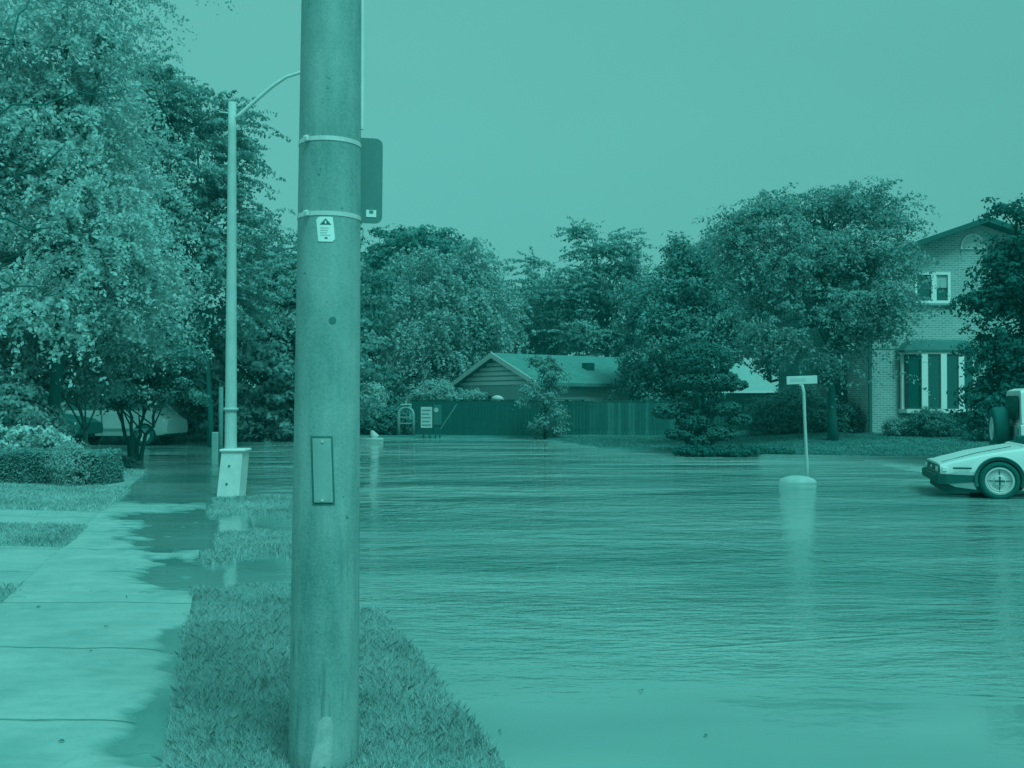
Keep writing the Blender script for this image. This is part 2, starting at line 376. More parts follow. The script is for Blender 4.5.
# ------------------------------------------------------------------ trees
def leaf_cloud(lobes, n, size, c0, rng, per=34, flat=.45, droop=.35, shell=.55, tilt=.55, spray=.8, gapt=-.19):
    """lobes: (centre, (rx, ry, rz)); returns polygons and the twig ends"""
    w = np.array([(a[0] * a[1] * a[2]) ** .62 for _, a in lobes]); w /= w.sum()
    nc = max(6, n // per); li = rng.choice(len(lobes), nc, p=w)
    C = np.array([list(c) for c, _ in lobes])[li]; A3 = np.array([a for _, a in lobes])[li]
    d = rng.normal(size=(nc, 3)); d /= np.linalg.norm(d, axis=1)[:, None]
    r = shell + (1.05 - shell) * rng.random(nc) ** .7
    q = CPn = d * 2.3 + C * .37
    lump = vn(q[:, 0], q[:, 1] + q[:, 2] * 1.7, 1.0) + .6 * vn(q[:, 0] * 2.1, q[:, 2] * 2.1 + q[:, 1], 1.0)
    r = r * (1 + lump * (.04 if shell > .8 else .2 if shell >= .7 else .75)) + np.minimum(rng.exponential(.05 if shell < .8 else .005, nc), .3)
    CP = C + d * A3 * r[:, None]
    gs = 1.1 / max(c0, .05) / 3
    gap = vn(CP[:, 0] * gs + 3, CP[:, 2] * gs * 1.5 + CP[:, 1] * gs * .6, 1.0) + .5 * vn(CP[:, 1] * gs * 2, CP[:, 2] * gs * 2.4 + CP[:, 0] * gs, 1.0)
    keep = gap > (-9 if shell >= .7 else gapt); CP = CP[keep]; d = d[keep]; nc = len(CP)
    idx = np.repeat(np.arange(nc), per)
    o = rng.normal(size=(len(idx), 3)); o /= np.maximum(np.linalg.norm(o, axis=1)[:, None], 1e-6)
    rr = rng.random(len(idx)) ** .45
    cs = (c0 * (.55 + .9 * rng.random(nc)))[idx]
    out = d[idx] * np.array([1, 1, .3]) * .35
    sd = d * np.array([1, 1, .35]) + rng.normal(0, .35, d.shape) * np.array([1, 1, .4]); sd /= np.linalg.norm(sd, axis=1)[:, None]
    al = (rng.random(len(idx)) - .4) * spray * 1.5
    thin = 1 / (1 + .45 * spray) * (1 - .35 * np.clip(al, 0, 1.5))
    off = (o * np.array([1, 1, flat]) + out * .6) * (rr * cs * thin)[:, None] + sd[idx] * (al * cs)[:, None]
    off[:, 2] -= droop * (rr ** 2 * .6 + np.maximum(al, 0) ** 2 * .55) * cs
    Pt = CP[idx] + off
    # leaf frame: normals lean outwards and up
    nrm = np.stack([o[:, 0], o[:, 1], o[:, 2] * .9 + .35], -1) * (rr[:, None] + .25) * tilt * 2 + d[idx] * .55 + rng.normal(0, .28, (len(idx), 3))
    nrm /= np.linalg.norm(nrm, axis=1)[:, None]
    t = rng.normal(size=(len(idx), 3)); t -= nrm * (t * nrm).sum(1)[:, None]; t /= np.linalg.norm(t, axis=1)[:, None]
    b = np.cross(nrm, t)
    s = (size * (.6 + .8 * rng.random(len(idx))))[:, None]
    V = np.stack([Pt - t * s, Pt - b * s * .55 + t * s * .1, Pt + t * s, Pt + b * s * .55 - nrm * s * .15], 1)
    return V.reshape(-1, 3), CP

def tree(name, label, D, base, lobes_px, leaf, m, n=22000, trunk_r=.16, c0=.55, group=None, cat='tree', bark='bark', gz=None, per=34, flat=.45, droop=.35, shell=.5, tilt=.55, depth=.85, stems=1, limbs=26, ext=0, fork=.35, sway=.12, seed=None, bend=0, spray=.9, gapt=-.17):
    rng = np.random.default_rng(seed if seed else (hash_s(label)))
    b = P(base[0], base[1], D)
    if gz is not None: b.z = gz
    leaf *= .62; n = int(n * 2.1); per = int(per * 1.7); c0 *= 1.05
    root = thing(name, label, cat, b, 0, group)
    lobes = []
    for (px, py, rx, ry) in lobes_px:
        c = P(px, py, D) - b
        a = (rx * D / F, max(rx, ry) * .5 * (1 + depth) * D / F * (.9 if rx > ry * 2 else 1), ry * D / F)
        lobes.append((c, a))
    V, CP = leaf_cloud(lobes, n, leaf, c0, rng, per, flat, droop, shell, tilt, spray, gapt)
    npmesh('crown', V, 4, m, root)
    top = max(c.z + a[2] * .4 for c, a in lobes); ctr = sum((c for c, a in lobes), Vector()) / len(lobes)
    mb = MB(); ends = []
    for s in range(stems):
        an = rng.random() * 6.28
        pts = []; rad = []
        off = Vector((math.cos(an), math.sin(an), 0)) * (0 if stems == 1 else (.25 + .9 * rng.random()))
        H = top * (.95 if stems == 1 else .75)
        for k in range(11):
            f = k / 10
            w = Vector((rng.normal() * sway, rng.normal() * sway, 0)) * f
            q = Vector((ctr.x * f ** 1.5 * .8 + bend * math.sin(f * 3.1), ctr.y * f ** 1.5 * .5, H * f)) + off * f * (top * .22) + w + (off * .12 if stems > 1 else Vector())
            q.z -= .25 if k == 0 else 0
            pts.append(q); rad.append(trunk_r * (1 - f * .86) * (1.35 if k == 0 else 1) / (1 if stems == 1 else 1.3))
        mb.tube(pts, rad, 10); ends.append((pts, rad))
    sel = rng.choice(len(CP), min(limbs, len(CP)), replace=False)
    for i in sel:
        tgt = Vector(CP[i]); pts, rad = ends[rng.integers(len(ends))]
        cand = [k for k in range(2, 10) if pts[k].z < tgt.z + .1 * top and pts[k].z > top * fork * .6] or [4]
        k = cand[rng.integers(len(cand))] if rng.random() < .5 else cand[-1]
        a = pts[k]; mid = a.lerp(tgt, .5) + Vector((rng.normal() * .12, rng.normal() * .12, .10 * (tgt - a).length))
        r0 = rad[k] * .55
        q = [a, a.lerp(mid, .5) + Vector((0, 0, .03)), mid, mid.lerp(tgt, .5) + Vector((rng.normal() * .05, 0, .03)), tgt]
        mb.tube(q, [r0, r0 * .8, r0 * .55, r0 * .35, .006], 6)
    mb.build('trunk', mat(bark, .0 if bark == 'bark' else .3, .9, .1, 8, .6, 14, stretch=(1, 1, .25)), root, True)
    return root
def hash_s(s): 
    h = 7
    for ch in s: h = (h * 131 + ord(ch)) % 1000003
    return h

L_PALE = leafmat('leaf_pale', .74, .09, .3)
L_MID = leafmat('leaf_mid', .50, .14, .28)
L_MIDP = leafmat('leaf_mid_pale', .60, .15, .3)
L_DARK = leafmat('leaf_dark', .31, .12, .22)
L_DEEP = leafmat('leaf_deep', .10, .09, .18)
L_FLOWER = leafmat('leaf_flower', .95, .1, .3)

# left group
T1 = tree('maple_tree', 'big pale leaved maple spreading over the hedge and the top left of the street', 21.5, (48, 448),
     [(30, 40, 95, 62), (105, 28, 42, 14), (150, 17, 36, 8), (70, 110, 75, 42), (25, 150, 80, 60), (95, 185, 75, 40), (60, 240, 105, 48), (120, 262, 62, 30),
      (40, 310, 100, 42), (130, 322, 45, 26), (-80, 120, 90, 110), (-80, 290, 90, 80), (20, -60, 120, 60)],
     .076, L_PALE, 125000, .15, .42, 'trees along the left side of the street', gz=.15, per=40, flat=.30, droop=.6, limbs=60, shell=.35, bend=.35, spray=2.3, gapt=-.10)
for k, (bp_, r_) in enumerate((([(-40, 130), (10, 106), (75, 93), (125, 90)], .045), ([(-40, 205), (5, 221), (50, 230), (95, 235)], .05), ([(-10, 275), (35, 289), (65, 294), (105, 311)], .035), ([(0, 62), (16, 14), (30, -10)], .035), ([(60, 150), (20, 175), (-20, 190)], .03))):
    MB().tube([P(x, y + (4 if i % 2 else -3), 18.5 + .2 * i) - T1.location for i, (x, y) in enumerate([q_ for pr in zip(bp_[:-1], bp_[1:]) for q_ in (pr[0], ((pr[0][0] + pr[1][0]) / 2, (pr[0][1] + pr[1][1]) / 2))] + [bp_[-1]])], [r_ * .62 * (1 - .11 * i) for i in range(2 * len(bp_) - 1)], 7).build('bough', MATS['bark'], T1, True)
tree('maple_tree', 'darker maple whose branch tips reach past the street lamp', 34, (211, 438),
     [(165, 110, 45, 30), (200, 130, 50, 30), (236, 148, 16, 9), (185, 170, 60, 40), (212, 205, 28, 20), (256, 222, 17, 4), (200, 240, 65, 40), (120, 90, 55, 35), (150, 75, 24, 12), (110, 160, 60, 50), (215, 290, 60, 40)],
     .11, L_MID, 52000, .09, .42, 'trees along the left side of the street', gz=.1, per=30, flat=.35, limbs=40, droop=.3, spray=2.0, gapt=-.10)
tree('shade_tree', 'bushy dark tree filling the gap between street lamp and concrete pole', 40, (262, 438),
     [(255, 290, 50, 45), (290, 280, 40, 35), (240, 350, 60, 50), (290, 350, 50, 50), (330, 330, 50, 60), (215, 400, 40, 30), (270, 400, 50, 30), (320, 400, 45, 32)],
     .17, L_MID, 36000, .2, .7, 'trees along the left side of the street', gz=.02)
tree('ornamental_tree', 'low spreading tree with several crooked stems at the edge of the flooded walk', 26.5, (135, 456),
     [(135, 382, 48, 18), (105, 372, 34, 26), (168, 372, 34, 26), (140, 352, 50, 26), (182, 386, 14, 9), (98, 388, 14, 9)],
     .085, leafmat('leaf_orn', .34, .16, .25), 26000, .085, .38, None, gz=-.05, stems=4, limbs=26, fork=.25)
tree('young_tree', 'slim straight tree with a pale trunk beside the parked dark car', 23, (84, 446),
     [(70, 372, 50, 24), (30, 362, 50, 30), (110, 350, 40, 24)], .08, L_MID, 15000, .06, .45, None, bark='pale_bark', gz=.0, bend=.12)
tree('leafy_shrub', 'tall pale shrub behind the flower bed at the far left edge', 21, (12, 455),
     [(8, 398, 36, 28), (-20, 410, 40, 35), (30, 412, 18, 16)], .08, L_MIDP, 12000, .06, .4, None, cat='shrub', gz=.1)
tree('shade_tree', 'dark tree standing behind the dark car under the pale maple', 38, (50, 438),
     [(40, 340, 90, 50), (120, 330, 70, 50), (0, 390, 60, 40), (-60, 300, 90, 90), (150, 290, 60, 50)], .16, L_DARK, 30000, .2, .7, 'trees along the left side of the street', gz=.3)
tree('shade_tree', 'very dark tree closing the view behind the white van', 46, (170, 436),
     [(140, 400, 60, 34), (200, 395, 60, 36), (90, 390, 60, 36), (170, 340, 80, 40)], .18, L_DEEP, 24000, .2, .7, 'trees along the left side of the street', gz=.1, fork=.1)
tree('evergreen_hedge', 'dark evergreen hedge behind the far pavement left of the concrete pole', 47, (260, 437),
     [(200, 420, 22, 17), (235, 418, 25, 19), (270, 416, 25, 20), (310, 418, 30, 19), (345, 418, 25, 19)], .13, L_DARK, 16000, .05, .5, None, cat='hedge', gz=.05, limbs=10)
tree('shade_tree', 'tall dark tree behind the concrete pole right of the bushy tree', 52, (335, 437),
     [(330, 300, 45, 60), (340, 370, 50, 50), (300, 350, 40, 50)], .2, L_DARK, 20000, .2, .8, None, gz=.05)

# far trees behind the fence
GB = 'trees beyond the wooden fence'
tree('broadleaf_tree', 'tall dark round headed tree rising just right of the concrete pole', 66, (405, 430),
     [(415, 245, 33, 18), (388, 262, 22, 20), (440, 262, 26, 20), (378, 310, 20, 36), (400, 300, 40, 40)], .22, L_DARK, 22000, .25, .9, GB, gz=0)
tree('feathery_tree', 'pale feathery tree with ragged top behind the left end of the fence', 56, (430, 432),
     [(430, 275, 40, 26), (470, 262, 16, 24), (495, 270, 13, 14), (440, 310, 62, 32), (485, 315, 30, 40), (420, 350, 58, 34), (470, 355, 38, 30), (400, 385, 42, 16), (450, 385, 30, 14)],
     .16, L_MIDP, 40000, .22, .6, GB, gz=0, tilt=1.0, flat=.8, droop=.9, per=26, spray=2.0, gapt=-.12)
tree('cedar_tree', 'tall cedar with flat tiered branches above the small gabled house', 64, (610, 430),
     [(578, 230, 20, 4), (598, 237, 34, 5), (612, 250, 38, 6), (548, 262, 28, 5), (560, 272, 34, 6), (625, 268, 42, 8), (600, 285, 55, 8), (560, 296, 45, 9), (640, 290, 34, 10), (600, 310, 55, 10), (590, 335, 60, 16)],
     .16, L_MID, 34000, .25, .5, GB, gz=0, flat=.22, droop=.12, limbs=60, per=20, shell=.1, spray=2.4, gapt=-.05)
tree('broadleaf_tree', 'rounded tree over the gable of the small house', 70, (530, 430),
     [(530, 305, 45, 26), (500, 330, 40, 30), (560, 335, 45, 30), (520, 355, 60, 26), (615, 342, 36, 18)], .2, L_MID, 26000, .2, .8, GB, gz=0)
tree('conifer_tree', 'dark upright conifer group left of the big honey locust', 48, (668, 434),
     [(690, 262, 18, 22), (672, 285, 24, 24), (700, 300, 28, 40), (655, 310, 26, 30), (670, 345, 50, 40), (654, 376, 30, 24), (688, 385, 28, 25), (664, 402, 30, 16), (720, 322, 22, 38)],
     .14, leafmat('leaf_con', .36, .12, .2), 38000, .2, .55, GB, gz=.05, tilt=1.3, flat=1.1, droop=.1)
tree('broadleaf_tree', 'dark tree filling the gap behind the white roofed house', 62, (770, 430),
     [(750, 300, 50, 60), (790, 340, 60, 50), (840, 320, 60, 60), (735, 400, 16, 20), (700, 330, 40, 50)], .22, L_DARK, 24000, .2, .8, GB, gz=.1)
tree('slender_tree', 'slender young tree in front of the fence by the small house', 41, (545, 440),
     [(545, 372, 15, 18), (543, 395, 20, 18), (546, 418, 13, 14), (540, 355, 8, 8)], .09, L_MID, 6500, .05, .35, None, gz=0, tilt=1.1, flat=.8, limbs=16)

# right hand trees
tree('locust_tree', 'big spreading tree on the lawn between street name sign and brick house', 32, (833, 441),
     [(775, 205, 26, 12), (745, 222, 22, 14), (800, 225, 45, 22), (850, 200, 42, 16), (885, 215, 24, 14), (735, 255, 26, 26), (790, 265, 55, 30), (860, 255, 50, 30), (740, 300, 30, 22),
      (790, 315, 55, 26), (860, 300, 50, 26), (876, 328, 28, 16), (893, 347, 12, 8), (914, 262, 12, 3), (778, 328, 32, 14), (832, 352, 40, 17), (862, 366, 36, 14), (880, 292, 11, 7), (818, 386, 30, 8), (808, 340, 34, 15)],
     .085, leafmat('leaf_locust', .46, .16, .25), 62000, .15, .5, None, gz=.29, per=30, flat=.3, droop=.5, limbs=60, shell=.3, fork=.45, bend=-.1, spray=1.9, gapt=-.08)
tree('maple_tree', 'very dark maple leaning in from the right edge above the vehicle with the spare wheel', 23.5, (1052, 440),
     [(1026, 228, 20, 24), (1004, 208, 10, 7), (1018, 255, 12, 14), (1018, 318, 19, 17), (1020, 362, 17, 17), (1004, 398, 18, 16), (1045, 260, 45, 40), (1008, 296, 22, 18), (984, 292, 10, 6), (982, 318, 10, 7), (1035, 330, 42, 34), (1003, 335, 22, 14), (990, 308, 12, 9), (1008, 270, 16, 14), (994, 350, 14, 10), (1018, 380, 32, 24), (988, 398, 16, 14), (974, 418, 9, 8), (1060, 380, 50, 50), (1080, 280, 50, 60)],
     .085, L_DEEP, 42000, .2, .42, None, gz=.1, per=34, limbs=40, shell=.25, gapt=-.24, spray=1.3)
tree('cloud_pruned_pine', 'cloud pruned pine with domed pads at the water edge', 29.8, (703, 456),
     [(702, 361, 30, 17), (704, 380, 33, 11), (730, 385, 17, 6), (667, 411, 14, 7), (685, 405, 14, 6), (694, 422, 17, 8), (722, 408, 18, 7), (739, 420, 12, 5), (718, 433, 17, 7), (680, 434, 14, 6), (700, 440, 14, 6)],
     .040, leafmat('leaf_pine', .22, .12, .15), 52000, .09, .05, None, gz=.0, per=16, flat=.9, droop=.0, shell=.86, limbs=60, tilt=.8, sway=.05, spray=.1, fork=.25)
def shrub(label, D, c, lobes, m, n=5000, leaf=.05, name='shrub', cat='shrub', group=None, gz=None, c0=.16, limbs=8):
    return tree(name, label, D, c, lobes, leaf, m, n, .02, c0, group, cat, gz=gz, limbs=limbs, per=20, flat=.9, droop=.1, shell=.7)
shrub('small round clipped shrub at the foot of the brick wall', 33.4, (897, 437), [(897, 429, 10, 9)], L_MID, 3500, gz=.3)
shrub('wide dark shrub under the bay window', 33, (936, 437), [(930, 423, 18, 13), (952, 425, 14, 11), (916, 428, 9, 8)], L_DARK, 8000, gz=.3)
shrub('low shrub between bay window shrub and the vehicle with spare wheel', 31.5, (990, 438), [(985, 428, 14, 9), (1000, 430, 12, 8)], L_MID, 4000, gz=.3)
shrub('dark rounded bush in the shade under the big tree beside the fence', 36.5, (790, 437), [(770, 418, 20, 18), (800, 412, 25, 22), (845, 420, 22, 16)], L_DARK, 12000, .07, gz=.22, c0=.3)
shrub('dark spreading low juniper on the water edge under the cloud pruned pine', 28.6, (725, 453), [(700, 451, 22, 4), (740, 452, 26, 4), (775, 453, 16, 3)], L_DEEP, 9000, gz=.0, c0=.12)
shrub('low dark ground cover plants by the flooded front walk', 24, (105, 470), [(100, 462, 22, 6), (120, 464, 14, 5)], L_DARK, 6000, gz=-.02)
shrub('pale flowering bush left of the garden arch', 46, (373, 435), [(374, 398, 9, 14), (366, 408, 8, 10)], L_PALE, 3000, .08, gz=.05, c0=.3)
shrub('pale bushy shrub above the left end of the fence', 50, (440, 433), [(436, 390, 12, 9), (425, 397, 12, 7), (455, 398, 14, 5), (470, 396, 10, 5)], L_MIDP, 6000, .1, gz=.0, c0=.35)
shrub('dark shrub beside the garden arch', 45, (392, 436), [(386, 420, 12, 13), (400, 425, 12, 10), (372, 420, 9, 12)], L_DARK, 5000, .09, gz=.0, c0=.3)

# clipped hedge and flower bed at left
def hedge():
    root = thing('clipped_hedge', 'clipped box hedge along the lawn at the left edge', 'hedge', (-9.7, 18.9, .0))
    rng = np.random.default_rng(5); n = 60000
    L, W, H = 4.2, 1.1, .60
    f = rng.random(n)
    p = np.stack([rng.random(n) * L - L / 2, rng.random(n) * W - W / 2, rng.random(n) * H], -1)
    k = rng.random(n)
    p[:, 2] = np.where(k < .34, H + vn(p[:, 0], p[:, 1], 2.5) * .10, p[:, 2])
    p[:, 1] = np.where((k >= .34) & (k < .75), -W / 2 + vn(p[:, 0], p[:, 2] * 1.3, 2.2) * .12, p[:, 1])
    p[:, 0] = np.where((k >= .75) & (k < .88), L / 2 + vn(p[:, 1], p[:, 2], 2.2) * .12 - .10 * (p[:, 2] / H) ** 4, p[:, 0])
    p += rng.normal(0, .022, p.shape)
    nr = rng.normal(0, .6, (n, 3)) + np.array([0, -.5, .7]); nr /= np.linalg.norm(nr, axis=1)[:, None]
    t = rng.normal(size=(n, 3)); t -= nr * (t * nr).sum(1)[:, None]; t /= np.linalg.norm(t, axis=1)[:, None]; b = np.cross(nr, t)
    s = (.022 * (.6 + .8 * rng.random(n)))[:, None]
    npmesh('foliage', np.stack([p - t * s, p - b * s * .6, p + t * s, p + b * s * .6], 1).reshape(-1, 3), 4, leafmat('leaf_hedge', .36, .16, .2), root)
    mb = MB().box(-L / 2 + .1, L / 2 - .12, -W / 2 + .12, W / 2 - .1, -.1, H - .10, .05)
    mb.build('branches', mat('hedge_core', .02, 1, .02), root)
hedge()
shrub('pale tufted shrub at the right end of the clipped hedge', 18.4, (72, 489), [(74, 467, 13, 20), (66, 462, 10, 14)], L_MIDP, 7000, .03, gz=.0, c0=.16)
def flowers():
    root = thing('flower_bed', 'bed of pale blossoms growing behind the clipped hedge', 'flowers', (-10.2, 20.1, .0))
    rng = np.random.default_rng(8)
    lob = [(Vector((-1.6, 0, .8)), (.8, .5, .42)), (Vector((-.4, 0, .75)), (.7, .5, .38)), (Vector((.6, 0, .66)), (.6, .5, .34)), (Vector((1.15, 0, .45)), (.35, .4, .35))]
    V, CP = leaf_cloud(lob, 14000, .045, .2, rng, 20, .8, .1, .6)
    npmesh('foliage', V, 4, L_MIDP, root)
    lob2 = [(c + Vector((0, -.1, .06)), a) for c, a in lob]
    V, CP = leaf_cloud(lob2, 2400, .05, .1, rng, 10, .6, .1, .9)
    npmesh('blossom', V, 4, L_FLOWER, root)
    mb = MB()
    for i in range(14): mb.tube([(-1.8 + i * .22, 0, -.1), (-1.8 + i * .22 + .05, .05, .6)], .012, 5)
    mb.build('stem', MATS['bark'], root)
flowers()

rl = random.Random(12)
for k, (px, py) in enumerate(((108, 630), (92, 655), (64, 745), (128, 600), (500, 730), (640, 690), (705, 735), (40, 610))):
    D_ = EYE / ((py - HOR) / F); q = P(px, py, D_); x, y = q.x, q.y; z = max(.004, float(h_walk(x + SL * y, y)) + .004) if px < 200 else .003
    a_ = rl.random() * 6.28; r_ = .010 + rl.random() * .009; V = []
    for j in range(9):
        t_ = j / 8 * 2 - 1; wv_ = (1 - t_ * t_) * .42 * r_; cz = .006 * (1 - t_ * t_)
        for e_ in (-1, 1): V.append((r_ * t_ * math.cos(a_) - e_ * wv_ * math.sin(a_), r_ * t_ * math.sin(a_) + e_ * wv_ * math.cos(a_), cz + .003 * (e_ + 1)))
    o = mobj('fallen_leaf', V, [(2 * j, 2 * j + 2, 2 * j + 3, 2 * j + 1) for j in range(8)], mat('dead_leaf', .12, .7, .08), None, True); o.location = (x, y, z)
    tag(o, 'small dark fallen leaf lying on the concrete walk' if px < 200 else 'small dark leaf floating on the flood water', 'leaf', 'fallen leaves on the walk' if px < 200 else 'leaves floating on the water')
# ------------------------------------------------------------------ concrete pole in the foreground
def m_pole():
    m, nt, b = newmat('pole_concrete')
    tc = nt.new('ShaderNodeTexCoord').outputs['Object']
    n1 = nt.noise(nt.mapping(tc, (1, 1, .5)), 3.2, 6, .6); n2 = nt.noise(tc, 85, 4, .75); n3 = nt.noise(nt.mapping(tc, (1, 1, .13)), 16, 4, .6)
    f = nt.math('ADD', nt.math('MULTIPLY', n1, .5), nt.math('ADD', nt.math('MULTIPLY', n2, .28), nt.math('MULTIPLY', n3, .22)))
    c = nt.ramp(f, [(.37, A(.28)), (.5, A(.47)), (.63, A(.60))])
    sp = nt.new('ShaderNodeSeparateXYZ'); nt.link(tc, sp.inputs[0])
    # dark vertical scars low on the shaft
    low = nt.ramp(nt.math('MULTIPLY', sp.outputs['Z'], .5), [(.25, 1.), (.62, 0.)])
    st = nt.ramp(nt.noise(nt.mapping(tc, (1, 1, .10)), 26, 3, .6), [(.56, 0.), (.74, 1.)])
    c = nt.mixc(nt.math('MULTIPLY', nt.math('MULTIPLY', st, low), .75), c, A(.12))
    pit = nt.ramp(nt.noise(tc, 34, 2, .5), [(.24, 1.), (.29, 0.)])
    c = nt.mixc(nt.math('MULTIPLY', pit, .6), c, A(.15))
    nt.link(c, b.inputs['Base Color']); b.inputs['Roughness'].default_value = .85; b.inputs['Specular IOR Level'].default_value = .25
    bp = nt.new('ShaderNodeBump'); bp.inputs['Strength'].default_value = .5; bp.inputs['Distance'].default_value = .003
    nt.link(nt.math('SUBTRACT', nt.noise(tc, 120, 5, .7), pit), bp.inputs['Height']); nt.link(bp.outputs[0], b.inputs['Normal'])
    return m
PX, PY = -.805, 4.3
pole = thing('concrete_pole', 'thick speckled concrete utility pole standing in the grass verge in the foreground', 'pole', (PX, PY, .03))
pole.rotation_euler = (0, R(.42), math.atan2(.805, 4.3) * 0)
def prad(z): return .149 - .0066 * z
s = MB(); s.lathe([(prad(z), z) for z in np.linspace(-.3, 9, 24)], 72); sh = s.build('shaft', m_pole(), pole, True)
TH0 = math.atan2(-PY, -PX)                # the side that faces the street corner
def shell_patch(poly, th=.004, off=.0):
    """outline in (arc length, height) laid round the shaft as a curved plate, built column by column"""
    q = [p[0] for p in poly]; n = 9; q0, q1 = min(q) + 1e-6, max(q) - 1e-6; cols = []
    for k in range(n):
        x = q0 + (q1 - q0) * k / (n - 1); zs = []
        for (a, za), (b, zb) in zip(poly, poly[1:] + poly[:1]):
            if (a - x) * (b - x) <= 0 and a != b: zs.append(za + (zb - za) * (x - a) / (b - a))
        cols.append((x, min(zs), max(zs) + 1e-5))
    V = []
    for x, za, zb in cols:
        for o_, z in ((off, za), (off, zb), (off + th, zb), (off + th, za)):
            r = prad(z) + o_; a = TH0 + x / prad(z); V.append((r * math.cos(a), r * math.sin(a), z))
    Fc = [(0, 1, 2, 3), tuple(range(4 * n - 4, 4 * n))[::-1]]
    for k in range(n - 1):
        for e in range(4): a = k * 4 + e; b = k * 4 + (e + 1) % 4; Fc.append((a, a + 4, b + 4, b))
    return V, Fc
def zpx(y): return EYE - (y - HOR) / F * 4.16 - .03
def spx(x, y):                            # picture column on the pole skin -> arc length
    cx = 326 + (331 - 326) * (768 - y) / 768.; rr = prad(zpx(y))
    q = max(-.98, min(.98, (x - cx) * .00423 / rr)); return math.asin(q) * rr
def band(y0, y1, r_off, th, m, name, a0=-math.pi, a1=math.pi, parent=pole):
    n = 64; mb = MB(); rings = []
    z0, z1 = zpx(y1), zpx(y0)
    for k in range(n + 1):
        a = TH0 + a0 + (a1 - a0) * k / n
        rr = prad(z0) + r_off
        rings.append([(rr * math.cos(a), rr * math.sin(a), z0), ((rr + th) * math.cos(a), (rr + th) * math.sin(a), z0), ((rr + th) * math.cos(a), (rr + th) * math.sin(a), z1), (rr * math.cos(a), rr * math.sin(a), z1)])
    mb.loft(rings, caps=False); return mb.build(name, m, parent, False)
STEEL = mat('galvanised', .85, .4, .1, 12, metal=.35)
# the sign seen from behind and its two straps
sg = thing('traffic_sign', 'back of a rounded metal traffic sign strapped to the far side of the concrete pole', 'sign', (PX, PY, .03)); sg.rotation_euler = pole.rotation_euler
for (yy, ) in ((136,), (212,)):
    st = band(yy - 2.2, yy + 2.2, .0005, .0018, STEEL, 'strap', parent=sg)
    a = TH0 + spx(309, yy) / prad(zpx(yy)); r = prad(zpx(yy)) + .004
    mb = MB(); mb.M = Matrix.Translation((r * math.cos(a), r * math.sin(a), zpx(yy))) @ Matrix.Rotation(a, 4, 'Z')
    mb.box(0, .016, -.012, .012, -.013, .013, .004); mb.cyl((.014, 0, .004), (1, 0, 0), .006, .006, .008, 8); mb.build('buckle', STEEL, st)
mb = MB(); mb.M = Matrix.Rotation(TH0 + math.pi, 4, 'Z')
# local x points away from the camera, y to the picture's left
yr = -(383 - 330.5) * .00447; yl = yr + .30; zt, zb = zpx(133), zpx(222) ; rr = .032
zt = EYE - (136 - HOR) / F * 4.47 - .03; zb = EYE - (222 - HOR) / F * 4.47 - .03
pl = []
for (cy, cz, a0) in ((yl - rr, zt - rr, 0), (yr + rr, zt - rr, 90), (yr + rr, zb + rr, 180), (yl - rr, zb + rr, 270)):
    for k in range(7): pl.append((cy + rr * math.cos(R(a0 + k * 15)), cz + rr * math.sin(R(a0 + k * 15))))
mb.prismx(pl, .155, .158); mb.build('panel', mat('sign_back', .30, .5, .03, 5, metal=.2), sg)
mb = MB(); mb.M = Matrix.Rotation(TH0 + math.pi, 4, 'Z')
yk = yr + .052
mb.box(.15245, .155, yk - .025, yk + .02, zb + .028, zb + .06, 0); o = mb.build('sticker', mat('sticker_white', 1.0, .6, .02), sg)
mb = MB(); mb.M = Matrix.Rotation(TH0 + math.pi, 4, 'Z')
mb.box(.1515, .1524, yk - .012, yk + .006, zb + .044, zb + .058, 0); mb.build('tear', mat('sign_back', .3), o)
for yy in (zt - .1, zb + .1):
    mb = MB(); mb.M = Matrix.Rotation(TH0 + math.pi, 4, 'Z'); mb.box(.12, .155, -.045, .045, yy - .012, yy + .012); mb.build('bracket', STEEL, sg)
# warning tag
tg = thing('warning_tag', 'small white warning tag with a black triangle on the concrete pole', 'tag', (PX, PY, .03)); tg.rotation_euler = pole.rotation_euler
def rrect(x0, x1, y0, y1, c=3):
    pts = []
    for (cx, cy, a0) in ((x1 - c, y0 + c, 0), (x0 + c, y0 + c, 90), (x0 + c, y1 - c, 180), (x1 - c, y1 - c, 270)):
        seq = [a0 - k * 0 for k in range(1)]
        for k in range(4):
            a = R(a0 + k * 30) if True else 0
            pts.append((cx + c * math.cos(a), cy - c * math.sin(a)))
    return [(spx(x, y), zpx(y)) for x, y in [(p[0], p[1]) for p in pts]]
V, Fc = shell_patch(rrect(317, 335, 216, 241), .002, .001); mobj('plate', V, Fc, mat('tag_white', 1.0, .5, .03, 30), tg)
def mk(pts, off, m, name, parent, th=.0006):
    V, Fc = shell_patch([(spx(x, y), zpx(y)) for x, y in pts], th, off); return mobj(name, V, Fc, m, parent)
INK = mat('tag_ink', .12, .6, .02)
mk([(320.5, 224), (331.5, 224), (326, 217.6)], .0031, INK, 'triangle', tg)
mk([(325.5, 223), (326.6, 223), (326.9, 220.2), (325.1, 220.2)], .0040, mat('tag_white', 1), 'mark', tg)
for yy in (227, 229.4, 231.8, 234.2):
    mk([(320.5, yy), (331.5 - (yy % 2) * 2, yy), (331.5 - (yy % 2) * 2, yy + .7), (320.5, yy + .7)], .0031, mat('tag_grey', .6, .6, .02), 'text_line', tg)
mk([(325, 238.2), (328, 238.2), (328, 236.6), (325, 236.6)], .0031, INK, 'mark', tg)
